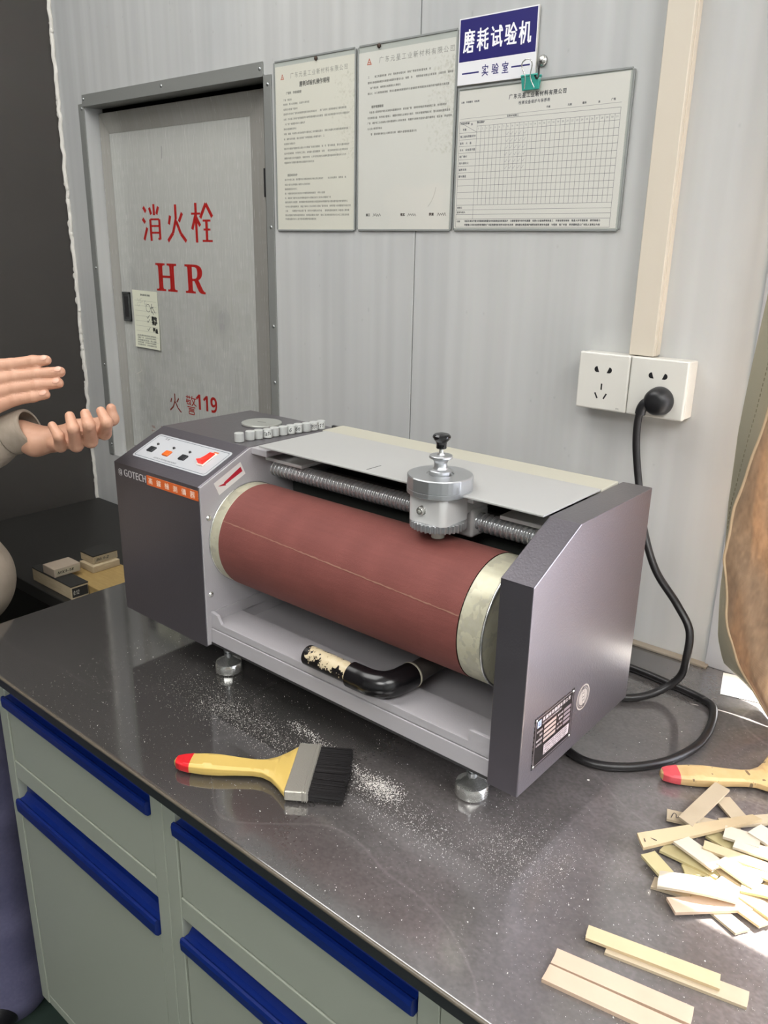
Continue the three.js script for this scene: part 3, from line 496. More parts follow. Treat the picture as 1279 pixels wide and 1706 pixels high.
// a pull strip: hollow blue moulding along the top edge of a door or drawer, profile in [z, y]
function pull(x0, x1, yTop, yLip, yBot, zf, parent) {
  const p = [[-0.02, yTop], [-0.016, yTop], [-0.0145, yTop - 0.006], [-0.012, yLip + 0.006], [-0.006, yLip - 0.0005], [0.001, yLip - 0.001], [0.004, yLip + 0.0015], [0.0072, yLip + 0.001], [0.0086, yLip - 0.004], [0.0078, yBot + 0.004], [0.004, yBot], [-0.02, yBot]];
  return part('pull_handle', prismX(p.map(([z, y]) => [zf + z, y]), x0, x1, 0.0005), blueMat, parent);
}
function cabinet(label, x0, x1, drawerTop, lower) {
  const t = thing('base_cabinet', label, 'cabinet', [0, 0, 0]);
  const zf = 0.728, zb = 0.06, st = 0.0255, ya = 0.157, yb = Y0 - 0.0168;
  part('carcass', [bx(x0, x0 + 0.018, ya, yb, zb, zf - 0.02), bx(x1 - 0.018, x1, ya, yb, zb, zf - 0.02), bx(x0, x1, ya, ya + 0.018, zb, zf - 0.02), bx(x0, x1, ya, yb, zb, zb + 0.012), bx(x0, x1, yb - 0.01, yb, zb, zf - 0.09),
    bx(x0, x0 + st, ya, yb, zf - 0.022, zf), bx(x1 - st, x1, ya, yb, zf - 0.022, zf), bx(x0 + st, x1 - st, 0.6385, 0.6715, zf - 0.022, zf - 0.001), bx(x0 + st, x1 - st, ya, ya + 0.02, zf - 0.022, zf - 0.001)], cabMat, t);
  part('plinth', bx(x0 + 0.002, x1 - 0.002, 0.0, ya - 0.0005, zb + 0.02, zf - 0.06), M({ color: col('#3a3f3b'), roughness: 0.6 }), t);
  const a = x0 + st + 0.002, b = x1 - st - 0.002;
  const d = part('drawer', [bx(a, b, 0.6735, 0.7702, zf - 0.018, zf - 0.002, 0.0015), bx(a + 0.01, b - 0.01, 0.685, 0.75, zb + 0.05, zf - 0.02)], cabMat, t); pull(a, b, 0.819, 0.791, 0.7705, zf - 0.001, d);
  if (lower === 'door') { const e = part('door', bx(a, b, ya + 0.022, 0.5755, zf - 0.018, zf - 0.001, 0.0015), cabMat, t); pull(a, b, 0.6365, 0.601, 0.5757, zf - 0.001, e); }
  else { const e = part('drawer', [bx(a, b, 0.46, 0.589, zf - 0.018, zf - 0.002, 0.0015), bx(a + 0.01, b - 0.01, 0.47, 0.57, zb + 0.05, zf - 0.02)], cabMat, t); pull(a, b, 0.637, 0.611, 0.5895, zf - 0.001, e); const f = part('drawer', [bx(a, b, ya + 0.022, 0.4, zf - 0.018, zf - 0.002, 0.0015)], cabMat, t); pull(a, b, 0.452, 0.424, 0.4005, zf - 0.001, f); }
  return t;
}
cabinet('pale green cabinet at the left end of the worktop with one drawer over a door', -0.4235, 0.0136, 0, 'door');
cabinet('pale green cabinet in the middle with blue pulls on stacked drawers', 0.0144, 0.4445, 0, 'drawers');
cabinet('pale green cabinet at the right end, mostly cut off at the bottom edge', 0.4453, 0.99, 0, 'door');

// dark side bench beyond the worktop, with the sample blocks
{
  const t = thing('side_bench', 'dark low bench beyond the left end of the worktop, carrying sample blocks', 'bench', [0, 0, 0]);
  part('bench_top', bx(-1.28, -0.56, 0.74, 0.77, 0.03, 0.465, 0.003), M({ color: col('#22211f'), roughness: 0.5 }), t);
  for (const [x, z] of [[-1.25, 0.06], [-0.6, 0.06], [-1.25, 0.43], [-0.6, 0.43]]) part('leg', bx(x - 0.02, x + 0.02, 0, 0.7405, z - 0.02, z + 0.02), blackMat, t);
  const cream = M({ map: T.wood, roughness: 0.75 }), dim = M({ color: col('#a39484'), roughness: 0.75 }), blk = M({ color: col('#232220'), roughness: 0.7 }), yel = M({ map: T.wood, color: col('#dccb9c'), roughness: 0.7 });
  const mark = (text, bg, fg) => canvasTex(256, 80, (c, w, h) => { c.fillStyle = bg; c.fillRect(0, 0, w, h); c.fillStyle = fg; c.font = 'italic bold 50px sans-serif'; c.fillText(text, 14, 58); });
  const block = (label, x0, x1, y0, y1, z0, z1, m, top, text, bg, fg, turn = 0) => {
    const cx = (x0 + x1) / 2, cz = (z0 + z1) / 2, b = thing('sample_block', label, 'block', [cx, y0, cz]); b.rotation.y = turn;
    const w = x1 - x0, d = z1 - z0, h = y1 - y0;
    part('core', metric(rb(w, h, d, 0.0015)).translate(0, h / 2, 0), m, b);
    if (top) part('black_facing', metric(rb(w + 0.0008, 0.003, d + 0.0008, 0.001)).translate(0, h, 0), blk, b);
    if (text) part('marking', new THREE.BoxGeometry(d * 0.9, h * 0.7, 0.0003).rotateY(Math.PI / 2).translate(w / 2 + 0.0003, h / 2, 0), M({ map: mark(text, bg, fg), roughness: 0.8 }), b);
  };
  block('black-faced cream sample block topmost of the stack nearest the hydrant door', -0.799, -0.748, 0.8056, 0.8235, 0.303, 0.362, cream, true, 'B0:1-2', '#9a8f78', '#1d1b18');
  block('plain cream sample block under the topmost black-faced block', -0.792, -0.738, 0.7905, 0.8053, 0.305, 0.37, cream, false);
  block('flat yellow wooden board beneath the stack of sample blocks', -0.80, -0.642, 0.7702, 0.7902, 0.30, 0.41, yel, false);
  block('dim beige sample block with marker writing on its right face', -0.797, -0.75, 0.8008, 0.8195, 0.391, 0.45, dim, false, 'MX1-18', '#a39a86', '#1d1b18');
  block('long cream sample block, black on top, under the one with marker writing', -0.845, -0.6875, 0.7702, 0.7990, 0.412, 0.4505, cream, true, '0:12', '#232220', '#b8b4a8');
}

const FONT = await new FontLoader().loadAsync('fonts/droid/droid_sans_regular.typeface.json'), FONTB = await new FontLoader().loadAsync('fonts/droid/droid_sans_bold.typeface.json');
// ------------------------------------------------------------------ the abrasion testing machine
const AX = { y: 1.0634, z: 0.464, r: 0.075 };
{
  const m = thing('abrasion_tester', 'dark grey bench abrasion testing machine with a red sanding drum', 'machine', [0, 0, 0]);
  const ZB = 0.277, ZF = 0.55, YB = 0.9105;
  const side = (yf, yk, zk) => [[ZB, YB], [ZF, YB], [ZF, yf], [zk, yk], [ZB, yk]];
  // left housing with its control panel
  const lh = part('left_housing', prismX([[ZB, 0.9055], [ZF, 0.9055], [ZF, 1.1485], [0.4578, 1.1895], [ZB, 1.1895]], -0.3205, -0.1135, 0.0018), machineDark, m);
  part('inner_plate', prismX([[ZB + 0.004, 0.909], [ZF - 0.0005, 0.909], [ZF - 0.0005, 1.148], [0.458, 1.1885], [ZB + 0.004, 1.1885]], -0.1135, -0.1105, 0.0005), machineGrey, m);
  part('cover_rim', bx(-0.1105, -0.078, 1.18, 1.1893, ZB + 0.01, 0.4565, 0.001), machineGrey, m);
  // control sticker lies in the slope
  const slope = new THREE.Group(); slope.name = 'control_panel'; m.add(slope);
  const nrm = V(0, 0.0922, 0.041).normalize(), up = V(0, 0.041, -0.0922).normalize();
  slope.position.set(-0.3205, 1.1485, 0.55).addScaledVector(nrm, 0.0004);
  slope.setRotationFromMatrix(new THREE.Matrix4().makeBasis(V(1, 0, 0), up, nrm));
  const px0 = 0.0195, px1 = 0.196, py0 = 0.0215, py1 = 0.0805, pw = px1 - px0, ph = py1 - py0;
  const stick = canvasTex(1060, 354, (c, w, h) => {
    const X = (x) => (x - px0) / pw * w, Y = (y) => h - (y - py0) / ph * h;
    c.fillStyle = '#b4b6ba'; c.fillRect(0, 0, w, h); c.strokeStyle = '#535b62'; c.lineWidth = 6; c.beginPath(); c.roundRect(24, 20, w - 48, h - 40, 22); c.stroke();
    c.strokeStyle = '#6b6b6e'; glyph(c, '设', X(0.043), Y(0.0755), 26, 26, 3); glyph(c, '备', X(0.049), Y(0.0755), 26, 26, 3);
    c.fillStyle = '#5a5d60'; c.font = 'italic bold 24px sans-serif'; c.fillText('GOTECH TESTING MACHINES', X(0.0665), Y(0.0282));
    c.fillStyle = '#c8622a'; c.fillRect(X(0.161), Y(0.073), 66, 40); c.fillStyle = '#e6c79a'; c.font = 'bold 22px sans-serif'; c.fillText('POWER', X(0.161) - 4, Y(0.073) + 28);
  });
  const rs = new THREE.Shape(); { const r = 0.006, a = px0, b = px1, e = py0, f = py1; rs.moveTo(a + r, e); rs.lineTo(b - r, e); rs.absarc(b - r, e + r, r, -Math.PI / 2, 0); rs.lineTo(b, f - r); rs.absarc(b - r, f - r, r, 0, Math.PI / 2); rs.lineTo(a + r, f); rs.absarc(a + r, f - r, r, Math.PI / 2, Math.PI); rs.lineTo(a, e + r); rs.absarc(a + r, e + r, r, Math.PI, 1.5 * Math.PI); }
  const sg = new THREE.ExtrudeGeometry(rs, { depth: 0.0009, bevelEnabled: false }); { const p = sg.attributes.position, uv = sg.attributes.uv; for (let i = 0; i < p.count; i++) uv.setXY(i, (p.getX(i) - px0) / pw, (p.getY(i) - py0) / ph); }
  part('sticker', sg, M({ map: stick, roughness: 0.35 }), slope);
  const btn = (x, y, color) => part('push_button', rb(0.0135, 0.0115, 0.003, 0.0012, 3).translate(x, y, 0.0018), M({ color, roughness: 0.35 }), slope);
  btn(0.0445, 0.0435, col('#24262a')); btn(0.0833, 0.0435, col('#d8641e')); btn(0.1215, 0.0442, col('#24262a'));
  for (const [x, y] of [[0.0437, 0.0575], [0.0828, 0.058], [0.121, 0.0585]]) part('indicator', lathe([[0, 0.0026], [0.0016, 0.0021], [0.0023, 0]], 18).rotateX(Math.PI / 2).translate(x, y, 0.0009), M({ color: col('#2c2a2c'), roughness: 0.2 }), slope);
  part('rocker_bezel', [rb(0.0145, 0.0305, 0.0025, 0.001).translate(0.166, 0.0535, 0.0018)], M({ color: col('#e6d9cf'), roughness: 0.4 }), slope);
  { // lit red rocker, tilted
    const s = new THREE.Shape(); s.moveTo(-0.0125, 0); s.lineTo(0.0125, 0); s.lineTo(0.0125, 0.0015); s.quadraticCurveTo(0, 0.0022, -0.006, 0.004); s.lineTo(-0.0125, 0.0075); s.closePath();
    part('rocker_switch', new THREE.ExtrudeGeometry(s, { depth: 0.0105, bevelEnabled: true, bevelSize: 0.0003, bevelThickness: 0.0003, bevelSegments: 1 }).translate(0, 0, -0.00525).rotateX(Math.PI / 2).rotateZ(Math.PI / 2).translate(0.166, 0.0535, 0.003), M({ color: col('#e02a1c'), roughness: 0.25, emissive: col('#ff2a16'), emissiveIntensity: 0.5 }), slope);
  }
  // lettering on the front of the left housing
  { const pale = M({ color: col('#c4c2c4'), roughness: 0.45 }), tg = (str, size, font) => new TextGeometry(str, { font, size, depth: 0.0003, curveSegments: 4, bevelEnabled: false });
    const word = tg('GOTECH', 0.0108, FONT); word.computeBoundingBox(); const bb = word.boundingBox; word.translate(-bb.min.x, -bb.min.y, 0).scale(0.0558 / (bb.max.x - bb.min.x), 0.0108 / (bb.max.y - bb.min.y), 1).translate(-0.2938, 1.1304, ZF + 0.0001);
    part('brand_lettering', word, pale, lh);
    const g1 = tg('G', 0.0062, FONTB).translate(-0.3072, 1.1318, ZF + 0.0001);
    part('brand_logo', [g1, new THREE.RingGeometry(0.0046, 0.0054, 28, 1, 0.6, 5.2).translate(-0.304, 1.1347, ZF + 0.0003), new THREE.BoxGeometry(0.0009, 0.009, 0.0003).translate(-0.3005, 1.1345, ZF + 0.0002)], pale, lh); }
  const ot = canvasTex(1180, 150, (c, w, h) => { c.fillStyle = '#d2622a'; c.fillRect(0, 0, w, h); [...'高鐵檢測儀器'].forEach((ch, i) => { c.fillStyle = 'rgba(244,214,190,.22)'; c.fillRect(40 + i * 193, 28, 100, 96); c.strokeStyle = '#f7e9dc'; glyph(c, ch, 40 + i * 193, 26, 104, 98, 7); }); });
  part('orange_nameplate', new THREE.BoxGeometry(0.1205, 0.0145, 0.0005).translate(-0.1748, 1.1358, ZF + 0.0003), M({ map: ot, roughness: 0.4 }), lh);
  // arrow label and screws on the inner plate
  { const ex = V(0, 0.0215, -0.0475).normalize(), ey = V(0, -ex.z, ex.y).multiplyScalar(1);
    const g = new THREE.Group(); g.name = 'arrow_label'; m.add(g); g.position.set(-0.1104, 1.1515, 0.4974); g.setRotationFromMatrix(new THREE.Matrix4().makeBasis(ex, ey, V(1, 0, 0)));
    const at = canvasTex(520, 200, (c, w, h) => { c.fillStyle = '#dcd9d6'; c.fillRect(0, 0, w, h); c.fillStyle = '#b01a30'; c.beginPath(); c.moveTo(40, 78); c.lineTo(150, 100); c.lineTo(150, 88); c.lineTo(490, 62); c.lineTo(490, 138); c.lineTo(160, 128); c.lineTo(162, 148); c.closePath(); c.fill(); });
    part('sticker', new THREE.BoxGeometry(0.0535, 0.0205, 0.0004), M({ map: at, roughness: 0.45 }), g);
  }
  for (const [y, z] of [[1.1021, 0.5374], [0.9871, 0.5403]]) part('screw', lathe([[0, 0.0028], [0.0022, 0.0024], [0.0038, 0.0012], [0.0044, 0]], 20).rotateZ(-Math.PI / 2).translate(-0.1105, y, z), chrome, m);

  // drum
  const dr = new THREE.Group(); dr.name = 'drum'; m.add(dr);
  const sp = new THREE.CylinderGeometry(AX.r + 0.0006, AX.r + 0.0006, 0.404, 128, 1, true).rotateZ(-Math.PI / 2).translate(0.1125, AX.y, AX.z);
  const sandMap = T.sand.clone(); sandMap.repeat.set(1.5, 3); const sb = T.sandBump.clone(); sb.repeat.set(2, 3);
  part('sandpaper', sp, M({ map: sandMap, bumpMap: sb, bumpScale: 0.0004, roughness: 0.75, sheen: 0.3, sheenColor: col('#c98c80') }), dr);
  { // the joint of the paper: a thin pale gap, slightly skew, with a ragged edge
    const pos = [], idx = [], n = 90; for (let i = 0; i <= n; i++) { const t = i / n, x = -0.0895 + 0.404 * t, a = (30 - 11 * t + rr(-0.25, 0.25)) * Math.PI / 180, w = (0.35 + rr(0, 0.45)) * Math.PI / 180; for (const s of [-1, 1]) pos.push(x, AX.y + (AX.r + 0.0011) * Math.sin(a + s * w), AX.z + (AX.r + 0.0011) * Math.cos(a + s * w)); if (i < n) { const k = i * 2; idx.push(k, k + 2, k + 1, k + 1, k + 2, k + 3); } }
    const g = new THREE.BufferGeometry(); g.setAttribute('position', new THREE.Float32BufferAttribute(pos, 3)); g.setIndex(idx); g.computeVertexNormals(); part('paper_joint', g, M({ color: col('#8d6656'), roughness: 0.8, side: THREE.DoubleSide }), dr); }
  const tapeM = M({ map: T.tape, metalness: 0.25, roughness: 0.42 });
  const collar = (x0, x1) => metric(lathe([[0.02, x0], [AX.r - 0.004, x0], [AX.r - 0.001, x0 + 0.001], [AX.r, x0 + 0.002], [AX.r, x1 - 0.002], [AX.r - 0.001, x1 - 0.001], [AX.r - 0.008, x1], [0.02, x1]], 96).rotateZ(-Math.PI / 2).translate(0, AX.y, AX.z));
  part('collar', crease(collar(-0.1100, -0.0890)), tapeM, dr); part('collar', crease(collar(0.3135, 0.3465)), tapeM, dr);
  part('shaft', cylX(0.016, -0.112, 0.373, AX.y, AX.z, 32), alu, dr);
  part('collar_rim', new THREE.TorusGeometry(AX.r - 0.0005, 0.0016, 8, 96).rotateY(Math.PI / 2).translate(0.3462, AX.y, AX.z), chrome, dr);
  part('collar_rim', new THREE.TorusGeometry(AX.r - 0.0005, 0.0016, 8, 96).rotateY(Math.PI / 2).translate(-0.1096, AX.y, AX.z), chrome, dr);

  // right housing
  const rh = part('right_housing', prismX([[ZB, YB], [ZF, YB], [ZF, 1.1538], [0.4595, 1.1968], [ZB, 1.1968]], 0.3715, 0.4100, 0.0012), machineDark, m);
  { // rating plate
    const z0 = 0.5245, z1 = 0.437, y0 = 0.9308, y1 = 0.9945, w = z0 - z1, h = y1 - y0;
    const tex = canvasTex(880, 640, (c, W, Hh) => {
      c.fillStyle = '#1d1b1d'; c.fillRect(0, 0, W, Hh); c.strokeStyle = '#b9aeb4'; c.lineWidth = 5; c.strokeRect(26, 24, W - 52, Hh - 48);
      c.fillStyle = '#b8c6e6'; c.fillRect(56, 56, 84, 84); c.fillStyle = '#33508f'; c.font = 'bold 70px sans-serif'; c.fillText('G', 72, 124);
      c.strokeStyle = '#dcd2d4'; write(c, '高鐵檢測儀器有限公司', 165, 52, 56, 50, 8, 5.5); c.lineWidth = 4; c.fillStyle = '#cfc4c6'; c.font = 'bold 27px sans-serif'; c.fillText('GOTECH TESTING MACHINES INC.', 168, 138);
      c.strokeStyle = '#cfc4c6'; for (const [y, n, k] of [[178, 4, 0], [236, 4, 0], [294, 4, 0], [352, 4, 0]]) { smallPrint(c, 56, y, n, 30, 3.4); c.fillStyle = '#b7a6a0'; c.fillRect(215, y - 4, 270, 38); smallPrint(c, 520, y, 4, 28, 3.2); c.fillStyle = '#8f8288'; c.fillRect(660, y - 4, 160, 38); }
      c.fillStyle = '#c9bdc0'; c.fillRect(240, 430, 580, 130); c.strokeStyle = '#3a3438'; for (let k = 0; k < 4; k++) smallPrint(c, 256, 440 + k * 30, 22, 22, 2.4);
    });
    const g = part('rating_plate', new THREE.BoxGeometry(w, h, 0.0006).rotateY(Math.PI / 2).translate(0.4104, (y0 + y1) / 2, (z0 + z1) / 2), M({ map: tex, roughness: 0.28, metalness: 0.2 }), rh);
    for (const [z, y] of [[z0 - 0.003, y1 - 0.003], [z1 + 0.003, y1 - 0.003], [z0 - 0.003, y0 + 0.003], [z1 + 0.003, y0 + 0.003]]) part('rivet', new THREE.SphereGeometry(0.0018, 12, 8).scale(0.5, 1, 1).translate(0.4108, y, z), chrome, g);
  }
  { // round seal sticker
    const tex = canvasTex(256, 256, (c, w) => { c.fillStyle = '#5b5557'; c.fillRect(0, 0, w, w); c.strokeStyle = '#b5aca4'; c.lineWidth = 12; c.beginPath(); c.arc(128, 128, 116, 0, 7); c.stroke(); c.lineWidth = 4; c.beginPath(); c.arc(128, 128, 92, 0, 7); c.stroke(); c.fillStyle = '#a59c96'; c.beginPath(); c.arc(128, 128, 78, 0, 7); c.fill(); c.save(); c.translate(128, 128); c.rotate(-0.2); c.fillStyle = '#4a4446'; c.fillRect(-112, -22, 224, 36); c.strokeStyle = '#cfc6bc'; write(c, '检测有限', -78, -20, 34, 32, 6, 4); c.restore(); });
    part('seal_sticker', new THREE.CylinderGeometry(0.0168, 0.0168, 0.0005, 40).rotateY(Math.PI / 2).rotateZ(-Math.PI / 2).translate(0.4103, 0.9715, 0.412), [M({ color: col('#8a8284'), roughness: 0.3 }), M({ map: tex, roughness: 0.3 }), M({ color: col('#8a8284') })], rh);
  }
  // cover plate, rear ledge, back wall, lead screw, slide
  const cp = part('top_cover', bx(-0.0785, 0.3712, 1.1975, 1.2, 0.3355, 0.4705, 0.0008), coverGrey, m);
  part('scratch', new THREE.BoxGeometry(0.0012, 0.0002, 0.028).translate(0.115, 1.20005, 0.448), blackMat, cp);
  part('rear_ledge', bx(-0.088, 0.3712, 1.185, 1.1992, 0.2875, 0.3335, 0.001), ledgeMat, m);
  part('back_plate', bx(-0.111, 0.3715, 0.912, 1.196, 0.284, 0.2895, 0.001), innerDark, m);
  part('drum_guard', prismX([[0.29, 1.0], [0.372, 1.0], [0.376, 1.122], [0.29, 1.128]], -0.1105, 0.3715, 0.001), M({ color: col('#4b4e4c'), roughness: 0.45, metalness: 0.3 }), m);
  part('slide_bar', bx(-0.1105, 0.3715, 1.160, 1.182, 0.338, 0.36, 0.001), blackMat, m);
  part('slide_rail', bx(-0.1105, 0.3715, 1.1475, 1.1535, 0.375, 0.392, 0.001), M({ color: col('#8a8c8e'), metalness: 0.7, roughness: 0.35 }), m);
  part('bracket', bx(-0.1105, -0.035, 1.166, 1.171, 0.385, 0.43, 0.001), aluMatt, m); part('bracket', bx(0.29, 0.3715, 1.166, 1.171, 0.385, 0.425, 0.001), aluMatt, m);
  { // trapezoidal thread, pitch 7.4 mm
    const y = 1.1505, z = 0.41, x0 = -0.1115, x1 = 0.3716, P = 0.0074, per = 14, nu = Math.round((x1 - x0) / P * per), nv = 32, pos = [], idx = [];
    const prof = (f) => { f = ((f % 1) + 1) % 1; return f < 0.12 ? 0.0122 - 0.0025 * 0 : f < 0.42 ? 0.0122 : f < 0.56 ? 0.0122 - 0.0034 * (f - 0.42) / 0.14 : f < 0.86 ? 0.0088 : 0.0088 + 0.0034 * (f - 0.86) / 0.14; };
    for (let i = 0; i <= nu; i++) for (let j = 0; j <= nv; j++) { const x = x0 + (x1 - x0) * i / nu, a = 2 * Math.PI * j / nv, r = prof(x / P - j / nv); pos.push(x, y + r * Math.sin(a), z + r * Math.cos(a)); }
    for (let i = 0; i < nu; i++) for (let j = 0; j < nv; j++) { const a = i * (nv + 1) + j, b = a + nv + 1; idx.push(a, a + 1, b, b, a + 1, b + 1); }
    const g = new THREE.BufferGeometry(); g.setAttribute('position', new THREE.Float32BufferAttribute(pos, 3)); g.setIndex(idx); g.computeVertexNormals();
    part('lead_screw', g, M({ color: col('#e4e6e8'), metalness: 0.75, roughness: 0.24, side: THREE.DoubleSide }), m);
  }
  // specimen holder
  const h = new THREE.Group(); h.name = 'specimen_holder'; h.position.set(0.2303, 0, 0.464); m.add(h);
  const L = (pts, n = 64) => crease(lathe(pts, n), 0.5);
  part('weight_cap', L([[0, 1.1955], [0.0372, 1.1955], [0.0385, 1.1965], [0.0385, 1.2015], [0.0379, 1.2018], [0.0379, 1.2026], [0.0385, 1.203], [0.0385, 1.2165], [0.0375, 1.2178], [0.016, 1.2178], [0.0152, 1.2165], [0, 1.2165]], 96), alu, h);
  part('spool', L([[0, 1.2165], [0.0125, 1.2165], [0.013, 1.217], [0.013, 1.2215], [0.0125, 1.222], [0.0088, 1.2235], [0.0076, 1.226], [0.0076, 1.231], [0.0092, 1.2345], [0.0128, 1.2362], [0.0136, 1.237], [0.0136, 1.239], [0.013, 1.2398], [0.0045, 1.2398], [0.0035, 1.242], [0, 1.242]]), alu, h);
  part('stem', L([[0, 1.24], [0.0026, 1.24], [0.0024, 1.25], [0, 1.25]], 20), chrome, h);
  part('knob', L([[0, 1.2475], [0.0055, 1.2475], [0.006, 1.2482], [0.006, 1.2525], [0.0068, 1.2555], [0.0098, 1.259], [0.0106, 1.2608], [0.0103, 1.2625], [0.0085, 1.2643], [0.004, 1.2655], [0, 1.2658]], 40), blackGloss, h);
  { const r = 0.0085, a = 0.0268, s = new THREE.Shape(); s.moveTo(-a + r, -a); s.lineTo(a - r, -a); s.absarc(a - r, -a + r, r, -Math.PI / 2, 0); s.lineTo(a, a - r); s.absarc(a - r, a - r, r, 0, Math.PI / 2); s.lineTo(-a + r, a); s.absarc(-a + r, a - r, r, Math.PI / 2, Math.PI); s.lineTo(-a, -a + r); s.absarc(-a + r, -a + r, r, Math.PI, 1.5 * Math.PI);
    const g = new THREE.ExtrudeGeometry(s, { depth: 0.0315, bevelEnabled: true, bevelSize: 0.0008, bevelThickness: 0.0008, bevelOffset: -0.0008, bevelSegments: 2, curveSegments: 10 }).rotateX(-Math.PI / 2).translate(0, 1.1632, 0);
    part('block', g, aluMatt, h);
    part('carriage_arm', [bx(-0.02, 0.02, 1.165, 1.192, -0.105, -0.026), bx(-0.024, 0.024, 1.133, 1.168, -0.072, -0.037, 0.004)], aluMatt, h);
    part('carriage_plate', bx(0.02, 0.034, 1.183, 1.19, -0.1, -0.02, 0.001), aluMatt, h); }
  part('set_screw', [L([[0, 0.002], [0.0018, 0.002], [0.0022, 0.0055], [0.0042, 0.0055], [0.0046, 0.005], [0.0046, 0]], 24).rotateX(Math.PI / 2).translate(-0.0045, 1.178, 0.0268), lathe([[0.0046, 0], [0.0062, 0], [0.0062, 0.0008], [0.0046, 0.001]], 6).rotateX(Math.PI / 2).translate(-0.0045, 1.178, 0.0268)], chrome, h);
  { const n = 36, s = new THREE.Shape(), R = 0.0342; for (let i = 0; i < n * 6; i++) { const a = i / (n * 6) * 2 * Math.PI, r = R - 0.0018 + 0.0018 * Math.min(1, Math.max(-1, 1.6 * Math.cos(a * n))); s[i ? 'lineTo' : 'moveTo'](r * Math.cos(a), r * Math.sin(a)); } s.closePath();
    part('knurled_ring', new THREE.ExtrudeGeometry(s, { depth: 0.0082, bevelEnabled: true, bevelSize: 0.0006, bevelThickness: 0.0006, bevelOffset: -0.0006, bevelSegments: 1 }).rotateX(-Math.PI / 2).translate(0, 1.1542, 0), alu, h); }
  part('specimen', cyl(0.008, 0.008, 0.0145, 28).translate(0, 1.1468, 0), M({ color: col('#cfcfc6'), roughness: 0.6 }), h);

  // tray and front rails
  part('tray', [bx(-0.1105, 0.3715, 0.938, 0.9445, 0.486, 0.5405, 0.001), bx(-0.1105, 0.3715, 0.9135, 0.9265, 0.292, 0.4875, 0.0008), bx(-0.1105, 0.3715, 0.9135, 0.9435, 0.4855, 0.4875, 0.0003), bx(-0.1105, 0.3715, 0.912, 0.96, 0.2895, 0.292, 0.0005)], machineGrey, m);
  const us = new THREE.Shape([[-0.1108, 0.9358], [0.3715, 0.9358], [0.3715, 0.9605], [0.3405, 0.9605], [0.3405, 0.9465], [-0.0885, 0.9465], [-0.0965, 0.958], [-0.1108, 0.9605]].map(([x, y]) => new THREE.Vector2(x, y)));
  part('upper_rail', prismZ(us, 0.5375, 0.5425, 0.0005), machineGrey, m);
  part('lower_rail', bx(-0.1108, 0.3715, 0.909, 0.9345, 0.505, 0.5435, 0.0012), machineGrey, m);
  part('side_lip', prismX([[0.3, 0.944], [0.538, 0.944], [0.538, 0.9605], [0.3, 0.9605]], -0.1105, -0.1085, 0.0003), machineGrey, m);
  part('bottom_plate', bx(-0.315, 0.405, 0.909, 0.913, ZB + 0.005, ZF - 0.006, 0.001), innerDark, m);
  // feet
  for (const [x, z] of [[-0.1158, 0.5105], [0.326, 0.5075], [-0.122, 0.32], [0.319, 0.32]]) {
    const f = part('foot', L([[0, Y0 + 0.0003], [0.0185, Y0 + 0.0003], [0.0202, Y0 + 0.002], [0.0202, Y0 + 0.0125], [0.019, Y0 + 0.016], [0.0135, Y0 + 0.0195], [0.008, Y0 + 0.0225], [0.0055, Y0 + 0.0245], [0, Y0 + 0.0245]], 48), chrome, m); f.position.set(x, 0, z);
    part('nut', [new THREE.CylinderGeometry(0.0068, 0.0068, 0.006, 6).translate(0, Y0 + 0.0275, 0), new THREE.CylinderGeometry(0.0068, 0.0068, 0.006, 6).rotateY(0.3).translate(0, Y0 + 0.0355, 0)], zinc, f);
    part('stem', cyl(0.0042, 0.0042, 0.04, 16).translate(0, Y0 + 0.0425, 0), zinc, f);
  }
}

// worn black pipe elbow lying in the tray
{
  const t = thing('pipe_elbow', 'worn black plastic pipe elbow lying in the tray below the drum', 'pipe', [0, 0, 0]);
  const R = 0.0132, y = 0.9636, pipeMat = M({ map: T.pipe, roughness: 0.3 });
  const g = new THREE.CylinderGeometry(R, R, 0.105, 48, 40, true).rotateZ(-Math.PI / 2).translate(0.1425, y, 0.5436); { const p = g.attributes.position, uv = g.attributes.uv; for (let i = 0; i < p.count; i++) uv.setXY(i, (p.getX(i) - 0.09) / 0.105, 0.5 + Math.atan2(p.getZ(i) - 0.5436, p.getY(i) - y) / (2 * Math.PI)); }
  const q = g.toNonIndexed(), uv = q.attributes.uv; for (let i = 0; i < uv.count; i += 3) { const m = Math.max(uv.getY(i), uv.getY(i + 1), uv.getY(i + 2)); for (let k = 0; k < 3; k++) if (m - uv.getY(i + k) > 0.5) uv.setY(i + k, uv.getY(i + k) + 1); }
  part('straight_pipe', q, pipeMat, t);
  part('pipe_mouth', [new THREE.RingGeometry(R - 0.0022, R, 40).rotateY(-Math.PI / 2).translate(0.09, y, 0.5436), new THREE.CircleGeometry(R - 0.002, 32).rotateY(-Math.PI / 2).translate(0.092, y, 0.5436)], blackMat, t);
  const el = tube([[0.166, y, 0.5436], [0.18, y, 0.5434], [0.198, y + 0.0005, 0.5428], [0.2125, y + 0.001, 0.5365], [0.2195, y + 0.001, 0.523], [0.2215, y + 0.001, 0.508], [0.2222, y + 0.001, 0.497]], 0.0163, 60, 40);
  part('elbow', [el, new THREE.RingGeometry(R - 0.001, 0.0163, 40).rotateY(-Math.PI / 2).translate(0.166, y, 0.5436)], M({ color: col('#121113'), roughness: 0.22 }), t);
  part('sealing_ring', new THREE.TorusGeometry(0.0142, 0.0026, 10, 40).translate(0.2223, y + 0.001, 0.496), M({ color: col('#a39c8b'), roughness: 0.6 }), t);
  part('rear_pipe', tube([[0.2223, y + 0.001, 0.498], [0.2232, y + 0.001, 0.46], [0.2238, y + 0.001, 0.42]], 0.0135, 20, 32), M({ color: col('#3a3532'), roughness: 0.6 }), t);
}

